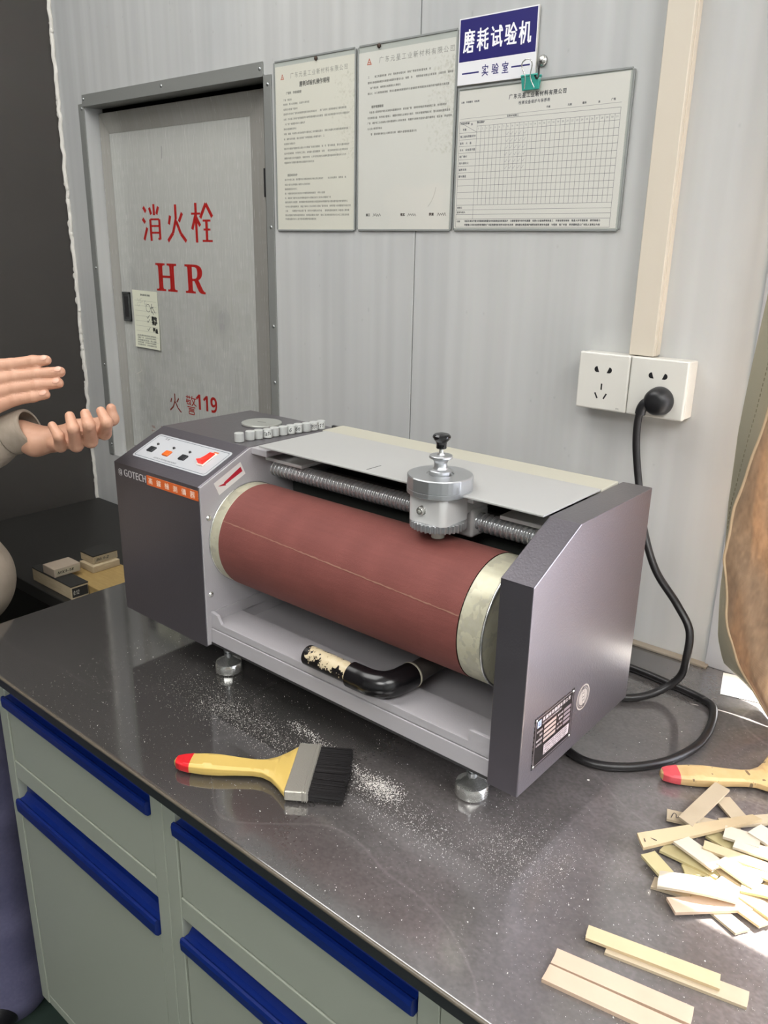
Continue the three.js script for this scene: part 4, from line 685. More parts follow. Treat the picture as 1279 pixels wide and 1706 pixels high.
// ------------------------------------------------------------------ disc and rubber cylinders on the left housing
{
  const d = thing('metal_disc', 'thin round metal disc lying on top of the left housing', 'disc', [-0.2185, 1.1896, 0.34]);
  part('plate', crease(lathe([[0, 0], [0.0318, 0], [0.0325, 0.0006], [0.0325, 0.0026], [0.032, 0.0032], [0, 0.0032]], 64), 0.5), M({ color: col('#b4b6b0'), roughness: 0.35, metalness: 0.5 }), d);
  part('stamp', new THREE.BoxGeometry(0.014, 0.0002, 0.004).rotateY(0.5).translate(0, 0.0033, 0), M({ color: col('#7f817c'), roughness: 0.5 }), d);
  const marks = ['', '', '', '1a7=', '', '', '6', '6n', '', '0931', '-11'];
  const label = ['standing apart at the control panel end of the row', 'the first of the touching row, next after the gap', 'unmarked, just before the one inked 1a7', 'inked 1a7 in black marker', 'unmarked, just after the one inked 1a7', 'unmarked, just before the one inked with a lone 6', 'inked with a lone 6', 'inked 6n in black marker', 'unmarked, between the inked 6n and 0931', 'inked 0931 in black marker', 'at the wall end of the row, inked with -11'];
  marks.forEach((text, i) => {
    const k = i === 0 ? 0 : 0.0195 + (i - 1) * 0.0142, x = -0.1485 + k * 0.16 + (i ? rr(-0.0015, 0.0015) : 0), z = 0.446 - k;
    const o = thing('rubber_cylinder', 'small white rubber cylinder ' + label[i], 'cylinder', [x, 1.1897, z], 'rubber cylinders in a row on the left housing');
    part('body', crease(lathe([[0, 0], [0.0062, 0], [0.007, 0.0007], [0.007, 0.0128], [0.0062, 0.0135], [0, 0.0135]], 30), 0.5), M({ color: col('#bfc1be'), roughness: 0.45, transmission: 0.2, thickness: 0 }), o);
    if (text) {
      const tex = canvasTex(160, 96, (c, w, h) => { c.fillStyle = '#c6c8c4'; c.fillRect(0, 0, w, h); c.fillStyle = '#141414'; c.font = 'italic bold 84px sans-serif'; const q = c.measureText(text).width; c.save(); c.translate(w / 2, 78); c.scale(Math.min(1, 140 / q), 1); c.fillText(text, -q / 2, 0); c.restore(); });
      part('ink_mark', new THREE.CylinderGeometry(0.0071, 0.0071, 0.010, 16, 1, true, -0.9, 1.8).translate(0, 0.007, 0).rotateY(0.72), M({ map: tex, roughness: 0.5 }), o);
    }
  });
}

// ------------------------------------------------------------------ paint brushes
function brush(label, x, z, turn, lift, mats) {
  const t = thing('paint_brush', label, 'brush', [x, Y0 + lift, z]); t.rotation.y = turn;
  const T0 = 0.0062;                                                      // half thickness
  // outline half width along the handle
  const prof = [[0, 0.003], [0.004, 0.0078], [0.011, 0.0115], [0.02, 0.0138], [0.04, 0.0155], [0.06, 0.0152], [0.08, 0.0134], [0.1, 0.0122], [0.112, 0.014], [0.124, 0.021], [0.134, 0.0315], [0.142, 0.042], [0.147, 0.0485]];
  const body = (u0, u1, fat) => {
    const pos = [], idx = [], nu = 70, nv = 24, w = (u) => { let i = 0; while (i < prof.length - 2 && prof[i + 1][0] < u) i++; const [a, b] = prof[i], [c, d] = prof[i + 1], s = Math.min(1, Math.max(0, (u - a) / (c - a))); return b + (d - b) * s; };
    for (let i = 0; i <= nu; i++) { const u = u0 + (u1 - u0) * i / nu, hw = w(u), ht = Math.min(hw, T0 + 0.0022 * Math.exp(-(((u - 0.045) / 0.03) ** 2))); for (let j = 0; j < nv; j++) { const a = 2 * Math.PI * j / nv, c = Math.cos(a), s = Math.sin(a), e = 0.62; pos.push(u, T0 + fat * ht * Math.sign(s) * Math.abs(s) ** e, fat * hw * Math.sign(c) * Math.abs(c) ** e); } }
    for (let i = 0; i < nu; i++) for (let j = 0; j < nv; j++) { const a = i * nv + j, b = i * nv + (j + 1) % nv; idx.push(a, b, a + nv, b, b + nv, a + nv); }
    for (const [base, flip] of [[0, 0], [nu * nv, 1]]) { const k = pos.length / 3; pos.push(flip ? u1 : u0, T0, 0); for (let j = 0; j < nv; j++) { const a = base + j, b = base + (j + 1) % nv; flip ? idx.push(a, b, k) : idx.push(b, a, k); } }
    const g = new THREE.BufferGeometry(); g.setAttribute('position', new THREE.Float32BufferAttribute(pos, 3)); g.setIndex(idx); g.computeVertexNormals(); return metric(crease(g, 0.9));
  };
  part('handle', body(0.0, 0.147, 1), mats.handle, t);
  part('painted_tip', body(0.0025, 0.0215, 1.03), mats.tip, t);
  const f = part('ferrule', [metric(rb(0.0285, 0.0132, 0.0975, 0.002)).translate(0.1605, T0 + 0.0004, 0)], mats.ferrule, t);
  for (const u of [0.168, 0.1705, 0.173]) part('crimp', rb(0.0012, 0.0142, 0.0985, 0.0005).translate(u, T0 + 0.0004, 0), mats.ferrule, f);
  { // bristles: bundles of thin tapered slabs
    const list = []; for (let i = 0; i < 1500; i++) { const zz = rr(-0.047, 0.047), yy = rr(-0.0052, 0.0056), l = 0.041 + rr(-0.004, 0.003) - 0.003 * Math.abs(zz) / 0.047; const g = new THREE.BoxGeometry(l, 0.0007, 0.0007); const p = g.attributes.position; for (let k = 0; k < p.count; k++) if (p.getX(k) > 0) { p.setY(k, p.getY(k) * 0.5 + yy * 0.05 - 0.0012); p.setZ(k, p.getZ(k) * 0.5 + zz * 0.035); } list.push(g.translate(0.1745 + l / 2, T0 + yy, zz)); }
    const b = part('bristles', list, mats.bristle, t); b.userData.kind = 'stuff'; }
  return t;
}
const brushDirt = dataTex(256, 64, (u, v) => { const a = fbm(u, v, 20, 6, 4, 201); return a > 0.76 ? [0.5, 0.41, 0.3] : mix([0.8, 0.66, 0.45], [0.86, 0.74, 0.54], a); }, true, [0.15, 0.06]);
brush('yellow handled wide paint brush with a red tip in front of the machine', 0.0245, 0.7105, 0.604, 0.0033, { handle: M({ color: col('#cfb162'), roughness: 0.38 }), tip: M({ color: col('#d4242c'), roughness: 0.3 }), ferrule: M({ color: col('#aeaaa0'), metalness: 0.55, roughness: 0.34, bumpMap: T.peel, bumpScale: 0.0004 }), bristle: M({ color: col('#232122'), roughness: 0.5 }) });
brush('dirty beige handled paint brush cut off at the right edge by the curtain', 0.4855, 0.334, 0.636, 0.0033, { handle: M({ map: brushDirt, roughness: 0.45 }), tip: M({ color: col('#d9535a'), roughness: 0.35 }), ferrule: M({ color: col('#aeaaa0'), metalness: 0.55, roughness: 0.34 }), bristle: M({ color: col('#232122'), roughness: 0.5 }) });

// ------------------------------------------------------------------ rubber strips
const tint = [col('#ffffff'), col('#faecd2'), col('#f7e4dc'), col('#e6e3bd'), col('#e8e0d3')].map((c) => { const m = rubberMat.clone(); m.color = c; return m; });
// a strip from A to B (x, z), lying at heights ya, yb; bend lifts its middle
function strip(label, group, A, B, ya, yb, w, k, o = {}) {
  const dx = B[0] - A[0], dz = B[1] - A[1], L = Math.hypot(dx, dz), th = o.th ?? 0.003, n = 14, sh = new THREE.BoxGeometry(L, th, w, n, 1, 2), p = sh.attributes.position;
  for (let i = 0; i < p.count; i++) {
    const t = p.getX(i) / L + 0.5, side = p.getZ(i) / w;
    let x = p.getX(i); if (o.cut) { if (t > 0.99) x -= o.cut * (side + 0.5); if (t < 0.01) x += o.cut * 0.4 * (0.5 - side); }
    p.setXYZ(i, x + (t < 0.01 || t > 0.99 ? 0.0007 * Math.sin(side * 40 + L * 900) : 0), p.getY(i) + (yb - ya) * (t - 0.5) + (o.bend ?? 0) * Math.sin(Math.PI * t) + (o.twist ?? 0) * side * (t - 0.5), p.getZ(i) + (o.curve ?? 0) * Math.sin(Math.PI * t));
  }
  sh.computeVertexNormals();
  const s = thing('rubber_strip', label, 'strip', [(A[0] + B[0]) / 2, (ya + yb) / 2 + th / 2, (A[1] + B[1]) / 2], group); s.rotation.y = Math.atan2(-dz, dx);
  part('body', crease(metric(sh), 0.7), tint[k], s);
  if (o.mark) part('ink_mark', tube(o.mark.map(([a, b]) => [a, th / 2 + (ya - yb) * 0.47 + 0.0001, b]), 0.0005, 30, 6), inkMat, s);
  return s;
}
const G1 = 'pale strips in the loose pile', y = (h) => Y0 + h;
strip('cream rubber strip lying on top of the offset pair, nearer the pile', 0, [0.528, 0.6105], [0.6425, 0.5835], y(0.0032), y(0.0032), 0.0165, 1);
strip('cream rubber strip underneath the offset pair, sticking out at its far end', 0, [0.548, 0.6105], [0.666, 0.5830], y(0.0001), y(0.0001), 0.018, 4);
strip('pinkish rubber strip of the side by side pair, the one nearer the pile', 0, [0.5165, 0.6540], [0.6350, 0.6315], y(0.0001), y(0.0001), 0.0185, 2, { th: 0.0042 });
strip('pinkish rubber strip of the side by side pair, the one nearest the worktop front', 0, [0.5195, 0.6742], [0.653, 0.6503], y(0.0001), y(0.0001), 0.0185, 2, { th: 0.0042 });
strip('grey white strip lying across the top of the pile, pointing at the beige brush', G1, [0.5525, 0.309], [0.5435, 0.409], y(0.009), y(0.0125), 0.0185, 4, { cut: 0.004 });
strip('short strip end inked with a 2, under the crossing grey white strip', G1, [0.5195, 0.3975], [0.5935, 0.3735], y(0.004), y(0.006), 0.0185, 4, { mark: [[-0.034, 0.006], [-0.031, -0.004], [-0.029, -0.003], [-0.028, 0.004], [-0.024, -0.004]] });
strip('long strip with a curved ink stroke at its left end, edge turned to the light', G1, [0.517, 0.4655], [0.603, 0.350], y(0.0085), y(0.015), 0.016, 1, { th: 0.0036, twist: 0.012, mark: [[-0.068, 0.003], [-0.066, -0.003], [-0.062, -0.003], [-0.058, 0.001], [-0.055, 0.0045]] });
strip('olive strip jutting out of the pile at the lower left with a tape patch', G1, [0.529, 0.4745], [0.573, 0.4985], y(0.0062), y(0.003), 0.0175, 3, { cut: 0.003 });
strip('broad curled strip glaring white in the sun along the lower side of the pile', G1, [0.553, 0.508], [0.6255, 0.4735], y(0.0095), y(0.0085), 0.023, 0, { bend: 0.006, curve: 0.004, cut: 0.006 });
strip('straight pinkish strip lying across the bottom edge of the pile', G1, [0.5755, 0.5275], [0.652, 0.4555], y(0.004), y(0.005), 0.0195, 2, { th: 0.0034 });
strip('thin strip with a chipped square end poking out below the pinkish one', G1, [0.577, 0.486], [0.641, 0.5115], y(0.0002), y(0.0012), 0.016, 4, { cut: 0.004 });
strip('grey strip reaching right towards the brush handle at the top of the pile', G1, [0.5715, 0.3675], [0.634, 0.302], y(0.0015), y(0.004), 0.015, 4);
strip('small slant cut strip tucked beneath the crossing one at the top', G1, [0.556, 0.3235], [0.588, 0.352], y(0.0035), y(0.0045), 0.0195, 4, { cut: 0.006 });
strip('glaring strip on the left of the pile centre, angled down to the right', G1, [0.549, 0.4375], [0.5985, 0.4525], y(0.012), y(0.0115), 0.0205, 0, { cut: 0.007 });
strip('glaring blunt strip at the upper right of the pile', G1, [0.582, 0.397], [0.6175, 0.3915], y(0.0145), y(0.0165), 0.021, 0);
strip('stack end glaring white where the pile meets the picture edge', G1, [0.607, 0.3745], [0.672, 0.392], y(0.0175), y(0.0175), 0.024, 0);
strip('tan sided strip slanting across the middle of the pile', G1, [0.572, 0.431], [0.642, 0.421], y(0.013), y(0.0135), 0.014, 1);
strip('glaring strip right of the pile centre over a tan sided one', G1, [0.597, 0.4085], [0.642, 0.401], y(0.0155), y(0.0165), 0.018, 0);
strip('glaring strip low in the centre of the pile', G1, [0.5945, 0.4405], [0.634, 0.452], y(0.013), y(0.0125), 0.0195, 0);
const buried = ['olive strip half buried low on the left, under the glaring angled strip', 'grey strip on the worktop, half hidden under the broad curled strip', 'short olive strip lying inside the pile, just behind the broad curled strip', 'cream strip sloping to the right above the straight pinkish strip', 'cream strip in the right half of the pile, level and partly covered', 'olive strip at the lower right of the pile, running off the picture edge', 'olive strip buried under the long strip with the curved ink stroke', 'cream strip rising to the right behind the glaring blunt strip', 'cream strip half hidden beneath the straight pinkish strip', 'olive strip crossing underneath the straight pinkish strip', 'cream strip slanting down under the middle of the pile', 'grey strip at the upper right edge of the pile, running off the picture', 'white strip at the right picture edge, halfway down the pile', 'cream strip lowest at the right picture edge, partly covered'];
([[[0.536, 0.4505], [0.6, 0.452], 0.003, 3], [[0.548, 0.505], [0.585, 0.495], 0.0003, 4], [[0.5655, 0.468], [0.595, 0.446], 0.0003, 3], [[0.6, 0.46], [0.66, 0.478], 0.006, 1], [[0.611, 0.4325], [0.67, 0.43], 0.0105, 1], [[0.62, 0.462], [0.675, 0.445], 0.0095, 3], [[0.57, 0.40], [0.64, 0.42], 0.0065, 3], [[0.6, 0.39], [0.66, 0.35], 0.007, 1], [[0.585, 0.47], [0.655, 0.49], 0.0032, 1], [[0.60, 0.5], [0.63, 0.46], 0.0012, 3], [[0.57, 0.42], [0.62, 0.46], 0.0032, 1], [[0.625, 0.37], [0.69, 0.36], 0.0115, 4], [[0.635, 0.40], [0.70, 0.42], 0.0125, 0], [[0.64, 0.43], [0.70, 0.46], 0.0045, 1]]).forEach(([A, B, h, k], i) =>
  strip(buried[i], G1, A, B, y(h), y(h + rr(0.0005, 0.002)), rr(0.0155, 0.019), k, { cut: rr(0, 0.004), bend: rr(0, 0.002) }));

// ------------------------------------------------------------------ crumbs of abraded rubber on the worktop
{
  const g = new THREE.TetrahedronGeometry(0.0007), im = new THREE.InstancedMesh(g, M({ color: col('#d8d4cf'), roughness: 0.7 }), 16000), q = new THREE.Object3D(); let k = 0;
  const put = (x, z, s) => { if (k >= 16000) return; q.position.set(x, Y0 + 0.0003 * s, z); q.rotation.set(rr(0, 6), rr(0, 6), rr(0, 6)); s *= 1.2; q.scale.set(s * rr(0.6, 1.6), s * rr(0.4, 0.8), s * rr(0.6, 1.3)); q.updateMatrix(); im.setMatrixAt(k++, q.matrix); };
  const gauss = () => (rnd() + rnd() + rnd() - 1.5) / 1.5;
  for (let i = 0; i < 3200; i++) { const t = rnd(); put(-0.06 + 0.42 * t + 0.05 * gauss(), 0.585 + 0.01 * t + 0.05 * gauss(), rr(0.25, 0.8)); }
  for (let i = 0; i < 1100; i++) { const t = rnd(); put(0.06 + 0.2 * t + 0.02 * gauss(), 0.545 + 0.03 * t + 0.016 * gauss(), rr(0.35, 1.0)); }
  for (let i = 0; i < 1000; i++) put(0.24 + 0.045 * gauss(), 0.572 + 0.028 * gauss(), rr(0.4, 1.2));
  for (let i = 0; i < 1500; i++) put(-0.05 + 0.16 * gauss(), 0.58 + 0.07 * gauss(), rr(0.2, 0.6));
  for (let i = 0; i < 3600; i++) put(rr(-0.3, 0.75), rr(0.48, 0.745), rr(0.15, rnd() < 0.04 ? 1.5 : 0.5));
  for (let i = 0; i < 1800; i++) put(0.42 + 0.1 * gauss(), 0.56 + 0.1 * gauss(), rr(0.2, 0.7));
  for (let i = 0; i < 900; i++) put(rr(0.42, 0.75), rr(0.15, 0.7), rr(0.2, rnd() < 0.06 ? 2.0 : 0.6));
  im.count = k; im.name = 'rubber_crumbs'; scene.add(im); tag(im, 'white abraded rubber crumbs scattered over the dark worktop', 'crumbs', null, 'stuff');
}

// ------------------------------------------------------------------ curtains
function drape(n, m, fn, th) {                                            // fn(u, v) -> point; a sheet with thickness th
  const pos = [], idx = [], N = (n + 1) * (m + 1), P = []; 
  for (let i = 0; i <= n; i++) for (let j = 0; j <= m; j++) P.push(fn(i / n, j / m));
  for (const s of [1, -1]) for (let i = 0; i <= n; i++) for (let j = 0; j <= m; j++) { const a = P[Math.min(i + 1, n) * (m + 1) + j].clone().sub(P[Math.max(i - 1, 0) * (m + 1) + j]), b = P[i * (m + 1) + Math.min(j + 1, m)].clone().sub(P[i * (m + 1) + Math.max(j - 1, 0)]), q = P[i * (m + 1) + j].clone().addScaledVector(a.cross(b).normalize(), s * th / 2); pos.push(q.x, q.y, q.z); }
  for (let i = 0; i < n; i++) for (let j = 0; j < m; j++) { const a = i * (m + 1) + j, b = a + m + 1; idx.push(a, b, a + 1, b, b + 1, a + 1, N + a, N + a + 1, N + b, N + b, N + a + 1, N + b + 1); }
  const edge = (a, b) => idx.push(a, b, N + a, b, N + b, N + a);
  for (let i = 0; i < n; i++) { edge(i * (m + 1), (i + 1) * (m + 1)); edge((i + 1) * (m + 1) + m, i * (m + 1) + m); }
  for (let j = 0; j < m; j++) { edge(j + 1, j); edge(n * (m + 1) + j, n * (m + 1) + j + 1); }
  const g = new THREE.BufferGeometry(); g.setAttribute('position', new THREE.Float32BufferAttribute(pos, 3)); g.setIndex(idx); g.computeVertexNormals(); return metric(g);
}
const lerpTable = (t, x) => { for (let i = 1; i < t.length; i++) if (x <= t[i][0]) { const [a, b] = t[i - 1], [c, d] = t[i]; return b + (d - b) * (x - a) / (c - a); } return t[t.length - 1][1]; };
{
  const cm = M({ map: T.cloth, roughness: 0.9, bumpMap: T.weave, bumpScale: 0.0003, transmission: 0.35, thickness: 0 });
  const lining = M({ color: col('#8f8a78'), roughness: 0.9, bumpMap: T.weave, bumpScale: 0.0003 });
  const t = thing('window_curtain', 'brown canvas curtain hanging over the window at the right edge', 'curtain', [0, 0, 0]);
  // left edge of the cloth: x and z by height
  // y, x, z of the cloth's edge and, beyond it, of the folded-back lining
  const inner = [[0.853, 0.562, 0.12], [0.8643, 0.5484, 0.115], [0.8864, 0.5215, 0.1], [0.9105, 0.4961, 0.09], [0.9607, 0.4654, 0.075], [0.9951, 0.4604, 0.07], [1.0542, 0.4459, 0.065], [1.1273, 0.4484, 0.068], [1.1727, 0.4566, 0.07], [1.267, 0.4735, 0.075], [1.42, 0.49, 0.075], [2.04, 0.5, 0.07]];
  const outer = [[0.845, 0.5455, 0.088], [0.8477, 0.5425, 0.085], [0.8674, 0.5084, 0.06], [0.8873, 0.462, 0.045], [0.9248, 0.4495, 0.045], [0.9974, 0.4433, 0.05], [1.0457, 0.4422, 0.055], [1.1288, 0.4342, 0.05], [1.2326, 0.4334, 0.05], [1.4168, 0.4427, 0.05], [2.04, 0.444, 0.05]];
  const at = (t, yy, k) => lerpTable(t.map((q) => [q[0], q[k]]), yy), W = 0.775;
  const surf = (u, v) => { const yy = 0.8545 + 1.175 * v, x0 = at(inner, yy, 1), z0 = at(inner, yy, 2); return V(x0 + (W - x0) * u, yy, z0 + 0.022 * Math.min(1, u * 5) * (1 - 0.3 * v) + 0.014 * Math.sin(u * 17 + 1.3 * Math.sin(v * 4)) * Math.min(1, u * 6) + 0.007 * Math.sin(v * 19 + u * 11) * Math.min(1, u * 10) + 0.004 * Math.sin(v * 47 + u * 23) * Math.min(1, u * 8)); };
  part('cloth', drape(90, 110, surf, 0.0016), cm, t);
  part('hem', tube(Array.from({ length: 60 }, (_, i) => { const p = surf(0, i / 59); p.x += 0.0006 * Math.sin(i * 1.7); p.z += 0.001; return p; }), 0.0022, 200, 8), M({ color: col('#b9a284'), roughness: 0.9 }), t);
  part('lining', drape(14, 110, (u, v) => { const yy = 0.8545 + 1.175 * v; const a = V(at(outer, yy, 1), yy, at(outer, yy, 2)), b = V(at(inner, yy, 1) + 0.014, yy, at(inner, yy, 2) - 0.004), p = a.lerp(b, u); p.z += 0.003 * Math.sin(u * 3.1 + v * 20); return p; }, 0.0012), lining, t);
  const st = []; for (let yy = 1.1; yy < 1.6; yy += 0.007) { const u = 0.55, x = at(outer, yy, 1) * (1 - u) + at(inner, yy, 1) * u, z = at(outer, yy, 2) * (1 - u) + at(inner, yy, 2) * u; st.push(new THREE.BoxGeometry(0.0009, 0.0042, 0.0009).translate(x, yy, z + 0.004)); }
  part('stitching', st, M({ color: col('#6b6450'), roughness: 0.9 }), t).userData.kind = 'stuff';
  const t2 = thing('window_blind', 'short brown blind across the top of the window beside the curtain', 'blind', [0, 0, 0]);
  part('cloth', drape(60, 30, (u, v) => V(0.75 + 1.69 * u, 1.725 + 0.305 * v, 0.03 + 0.006 * Math.sin(u * 26) * (1 - v)), 0.0016), cm, t2);
  part('bottom_bar', bx(0.745, 2.445, 1.717, 1.734, 0.022, 0.038, 0.004), zinc, t2);
  const rod = thing('curtain_rod', 'metal rod above the window that carries both curtains', 'rod', [0, 0, 0]); part('rod', cylX(0.008, 0.4, 2.5, 2.045, 0.065, 20), zinc, rod); for (const x of [0.42, 1.4, 2.48]) part('bracket', bx(x - 0.008, x + 0.008, 2.035, 2.055, 0, 0.07, 0.002), zinc, rod);
}

{
  const t = thing('paper_sheet', 'white sheet of paper whose corner shows in the sun under the curtain hem', 'paper', [0.473, Y0 + 0.0006, 0.077]);
  const sh = new THREE.Shape([[0, 0], [0.24, 0], [0.24, 0.062], [0.02, 0.07], [0, 0.07]].map(([x, y]) => new THREE.Vector2(x, y)));
  part('sheet', new THREE.ExtrudeGeometry(sh, { depth: 0.0006, bevelEnabled: false }).rotateX(-Math.PI / 2).rotateY(0.259), M({ color: col('#efece6'), roughness: 0.6 }), t);
}
// ------------------------------------------------------------------ the person at the left
function field(bones, smooth, lo, hi, cell) {                             // bones: [ax, ay, az, ar, bx, by, bz, br]; a smooth union of tapered capsules, meshed
  const size = [0, 1, 2].map((i) => hi[i] - lo[i]), span = Math.max(...size) * 1.04, res = Math.min(110, Math.ceil(span / cell) + 4), mc = new MarchingCubes(res, undefined, false, false, 160000);
  const c = [0, 1, 2].map((i) => (lo[i] + hi[i]) / 2), half = span / 2, hs = res / 2; mc.isolation = 0;
  const B = bones.map((b) => { const d = [b[4] - b[0], b[5] - b[1], b[6] - b[2]]; return { b, d, l: d[0] ** 2 + d[1] ** 2 + d[2] ** 2 || 1e-9 }; });
  for (let k = 0; k < res; k++) for (let j = 0; j < res; j++) for (let i = 0; i < res; i++) {
    const p = [c[0] + (i - hs) / hs * half, c[1] + (j - hs) / hs * half, c[2] + (k - hs) / hs * half]; let f = 1e3;
    for (const { b, d, l } of B) { const e = [p[0] - b[0], p[1] - b[1], p[2] - b[2]], t = Math.min(1, Math.max(0, (e[0] * d[0] + e[1] * d[1] + e[2] * d[2]) / l)), dist = Math.hypot(e[0] - d[0] * t, e[1] - d[1] * t, e[2] - d[2] * t) - (b[3] + (b[7] - b[3]) * t), s = b[8] ?? smooth, h = Math.max(0, s - Math.abs(f - dist)) / s; f = Math.min(f, dist) - h * h * s * 0.25; }
    mc.field[i + j * res + k * res * res] = -f;
  }
  mc.update();
  const n = mc.count ?? mc.geometry.drawRange.count, P = mc.positionArray.slice(0, n * 3), Nn = mc.normalArray.slice(0, n * 3);
  for (let i = 0; i < n * 3; i++) P[i] = c[i % 3] + P[i] * half;
  const g = new THREE.BufferGeometry(); g.setAttribute('position', new THREE.BufferAttribute(P, 3)); g.setAttribute('normal', new THREE.BufferAttribute(Nn, 3));
  const w = mergeVertices(g, 1e-5); w.computeVertexNormals(); return metric(w);
}
{
  const chain = (pts, rs, s) => pts.slice(1).map((p, i) => [...pts[i], rs[i], ...p, rs[i + 1], s]);
  const person = thing('person', 'person in a beige work coat and lavender trousers gesturing with both hands', 'person', [0, 0, 0]);
  const nailM = M({ color: col('#cc9c86'), roughness: 0.35 });
  const skin = M({ map: T.skin, roughness: 0.5, sheen: 0.3, sheenColor: col('#ff9a80') });
  // right hand, back to the camera, fingers straight
  const R = [
    ...chain([[-0.5394, 1.2250, 0.7455], [-0.505, 1.2440, 0.700]], [0.027, 0.030], 0.03),
    ...chain([[-0.505, 1.2560, 0.700], [-0.4671, 1.2855, 0.656]], [0.019, 0.0125], 0.012), ...chain([[-0.505, 1.2500, 0.700], [-0.4598, 1.2652, 0.6586]], [0.02, 0.0135], 0.012), ...chain([[-0.505, 1.2420, 0.700], [-0.4555, 1.2466, 0.6631]], [0.02, 0.013], 0.012), ...chain([[-0.507, 1.2340, 0.702], [-0.4493, 1.2280, 0.6658]], [0.019, 0.0125], 0.012),
    ...chain([[-0.4671, 1.2855, 0.656], [-0.4406, 1.2895, 0.6322], [-0.4165, 1.2952, 0.6097], [-0.4015, 1.2970, 0.5968]], [0.0125, 0.0098, 0.0088, 0.0074], 0.003), ...chain([[-0.4598, 1.2652, 0.6586], [-0.432, 1.2727, 0.6322], [-0.4077, 1.2775, 0.6099], [-0.3825, 1.2810, 0.5874]], [0.0132, 0.0102, 0.0092, 0.0078], 0.003),
    ...chain([[-0.4555, 1.2466, 0.6631], [-0.4283, 1.2566, 0.6361], [-0.4041, 1.2614, 0.6138], [-0.3805, 1.2650, 0.5928]], [0.0128, 0.0098, 0.0088, 0.0076], 0.003), ...chain([[-0.4493, 1.2280, 0.6658], [-0.4247, 1.2405, 0.64], [-0.4052, 1.2452, 0.6217], [-0.3915, 1.2485, 0.6089]], [0.0118, 0.0088, 0.008, 0.0068], 0.003),
    ...chain([[-0.525, 1.2480, 0.725], [-0.510, 1.2800, 0.672], [-0.488, 1.3020, 0.643]], [0.017, 0.0125, 0.0095], 0.01),
  ];
  // left hand, palm up, fingers curling towards the camera
  const Lh = [
    ...chain([[-0.4366, 1.1862, 0.6307], [-0.4205, 1.1763, 0.6174]], [0.0205, 0.0215], 0.02),
    ...chain([[-0.4213, 1.1736, 0.6192], [-0.3964, 1.1786, 0.5963], [-0.3771, 1.1869, 0.5767], [-0.3581, 1.1956, 0.5599]], [0.021, 0.0165, 0.0155, 0.014], 0.014),
    ...chain([[-0.3931, 1.1747, 0.6034], [-0.3535, 1.1777, 0.6144], [-0.3352, 1.1969, 0.6251], [-0.3496, 1.2107, 0.6258]], [0.0135, 0.0092, 0.0079, 0.0062], 0.003),
    ...chain([[-0.3780, 1.1805, 0.5897], [-0.3314, 1.1801, 0.6018], [-0.3087, 1.2111, 0.6162], [-0.3258, 1.2261, 0.6103]], [0.0135, 0.0098, 0.0086, 0.0069], 0.003),
    ...chain([[-0.3656, 1.1878, 0.5763], [-0.3165, 1.1864, 0.5867], [-0.2918, 1.2166, 0.6011], [-0.3084, 1.2300, 0.5955]], [0.0135, 0.01, 0.0088, 0.0071], 0.003),
    ...chain([[-0.3534, 1.1959, 0.5627], [-0.3034, 1.1977, 0.5709], [-0.2791, 1.2189, 0.5800], [-0.2965, 1.2327, 0.5775]], [0.013, 0.0096, 0.0084, 0.0068], 0.003),
    ...chain([[-0.3757, 1.1920, 0.5720], [-0.3402, 1.2018, 0.5519], [-0.3126, 1.2149, 0.5506], [-0.3129, 1.2312, 0.5508]], [0.0165, 0.0115, 0.009, 0.007], 0.006),
  ];
  const head = [...chain([[-0.80, 1.36, 0.7700], [-0.785, 1.47, 0.7700]], [0.062, 0.056], 0.05), ...chain([[-0.79, 1.60, 0.7700], [-0.775, 1.535, 0.7700]], [0.092, 0.076], 0.06), ...chain([[-0.715, 1.52, 0.7700], [-0.72, 1.50, 0.7700]], [0.032, 0.03], 0.05), ...chain([[-0.695, 1.575, 0.7700], [-0.676, 1.545, 0.7700]], [0.009, 0.013], 0.014), ...chain([[-0.692, 1.517, 0.7550], [-0.692, 1.517, 0.7850]], [0.009, 0.009], 0.008), ...chain([[-0.775, 1.575, 0.8520], [-0.778, 1.54, 0.8480]], [0.014, 0.01], 0.008), ...chain([[-0.775, 1.575, 0.6880], [-0.778, 1.54, 0.6920]], [0.014, 0.01], 0.008)];
  part('body', [field(R, 0.004, [-0.57, 1.18, 0.56], [-0.36, 1.335, 0.78], 0.0026), field(Lh, 0.004, [-0.49, 1.125, 0.505], [-0.255, 1.255, 0.67], 0.0026), field(head, 0.02, [-0.9, 1.3, 0.63], [-0.66, 1.72, 0.91], 0.006)], skin, person);
  for (const [p, x, n, r] of [[[-0.4033, 1.2967, 0.5981], [0.7416, 0.1037, -0.6628], [0.4389, 0.6722, 0.5963], 0.007], [[-0.3833, 1.2810, 0.5881], [0.7460, 0.0887, -0.6600], [0.4333, 0.6879, 0.5822], 0.0074], [[-0.3817, 1.2647, 0.5937], [0.7367, 0.1197, -0.6655], [0.4222, 0.6874, 0.5910], 0.0072], [[-0.3929, 1.2479, 0.6103], [0.7161, 0.1802, -0.6743], [0.4091, 0.6744, 0.6147], 0.0064]]) { const ex = V(...x), ez = V(...n), g = new THREE.SphereGeometry(1, 16, 10).scale(0.0062, 0.0048, 0.0012).applyMatrix4(new THREE.Matrix4().makeBasis(ex, ez.clone().cross(ex), ez)).translate(p[0] + ez.x * r, p[1] + ez.y * r, p[2] + ez.z * r); part('fingernail', g, nailM, person); }
  part('hair', field([...chain([[-0.81, 1.625, 0.7700], [-0.835, 1.57, 0.7700]], [0.091, 0.075], 0.05), ...chain([[-0.745, 1.66, 0.7300], [-0.745, 1.66, 0.8100]], [0.038, 0.038], 0.04)], 0.03, [-0.94, 1.46, 0.6300], [-0.68, 1.75, 0.9100], 0.007), M({ color: col('#1c1a19'), roughness: 0.6 }), person);
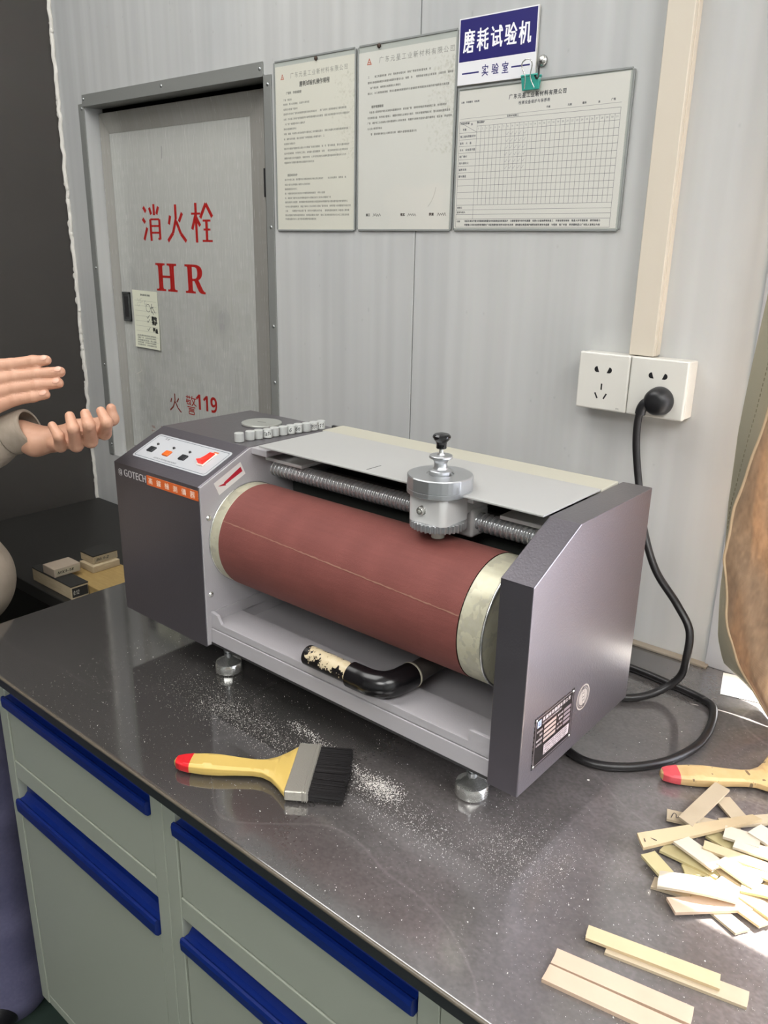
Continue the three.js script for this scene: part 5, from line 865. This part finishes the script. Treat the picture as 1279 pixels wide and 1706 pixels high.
  for (const z of [0.74, 0.8]) part('eye', new THREE.SphereGeometry(0.0095, 16, 12).translate(-0.7035, 1.578, z), M({ color: col('#30241d'), roughness: 0.2 }), person);
  const coatM = M({ map: T.coat, roughness: 0.85, bumpMap: T.weave, bumpScale: 0.0002 });
  const coat = [...chain([[-0.80, 1.33, 0.7900], [-0.80, 1.1, 0.7800], [-0.79, 0.86, 0.7700]], [0.13, 0.14, 0.145], 0.06), ...chain([[-0.81, 1.36, 0.6300], [-0.81, 1.36, 0.9200]], [0.085, 0.085], 0.08), ...chain([[-0.79, 1.0, 0.7000], [-0.715, 0.87, 0.6500]], [0.09, 0.098], 0.06), ...chain([[-0.78, 0.95, 0.8500], [-0.77, 0.86, 0.8400]], [0.12, 0.125], 0.06),
    ...chain([[-0.80, 1.36, 0.9300], [-0.72, 1.12, 0.95], [-0.6, 1.2, 0.79], [-0.548, 1.222, 0.752]], [0.075, 0.056, 0.041, 0.038], 0.03), ...chain([[-0.80, 1.36, 0.6200], [-0.5685, 1.1246, 0.7136], [-0.4859, 1.1645, 0.6619], [-0.4538, 1.1812, 0.6408]], [0.075, 0.05, 0.034, 0.0285], 0.02)];
  part('coat', field(coat, 0.04, [-0.99, 0.72, 0.46], [-0.4, 1.46, 1.1], 0.0075), coatM, person);
  { const c = lathe([[0.0245, 0.004], [0.0262, 0.0045], [0.0300, 0.003], [0.0312, -0.004], [0.0318, -0.03], [0.0312, -0.032], [0.026, -0.03]], 40).applyQuaternion(new THREE.Quaternion().setFromUnitVectors(V(0, 1, 0), V(0.7660, 0.4004, -0.5029))).translate(-0.4278, 1.1948, 0.6237); part('cuff', c, coatM, person); }
  const tr = [...chain([[-0.77, 0.86, 0.7900], [-0.77, 0.78, 0.7900]], [0.13, 0.12], 0.06), ...chain([[-0.76, 0.8, 0.8550], [-0.70, 0.45, 0.8900], [-0.69, 0.055, 0.9000]], [0.095, 0.085, 0.088], 0.03), ...chain([[-0.72, 0.8, 0.7000], [-0.640, 0.45, 0.7050], [-0.615, 0.055, 0.7150]], [0.092, 0.088, 0.09], 0.03)];
  part('trousers', field(tr, 0.03, [-0.93, 0.0, 0.5800], [-0.5, 0.98, 1.02], 0.009), M({ map: T.denim, roughness: 0.9 }), person);
  for (const [x, z] of [[-0.70, 0.9], [-0.62, 0.715]]) part('shoe', field([...chain([[x - 0.03, 0.045, z], [x + 0.04, 0.036, z + 0.03], [x + 0.085, 0.03, z + 0.075]], [0.045, 0.04, 0.03], 0.03)], 0.02, [x - 0.1, -0.02, z - 0.07], [x + 0.13, 0.12, z + 0.13], 0.008), blackMat, person);
}

scene.traverse((o) => { if (o.isMesh) o.castShadow = o.receiveShadow = true; });
renderer.render(scene, camera);
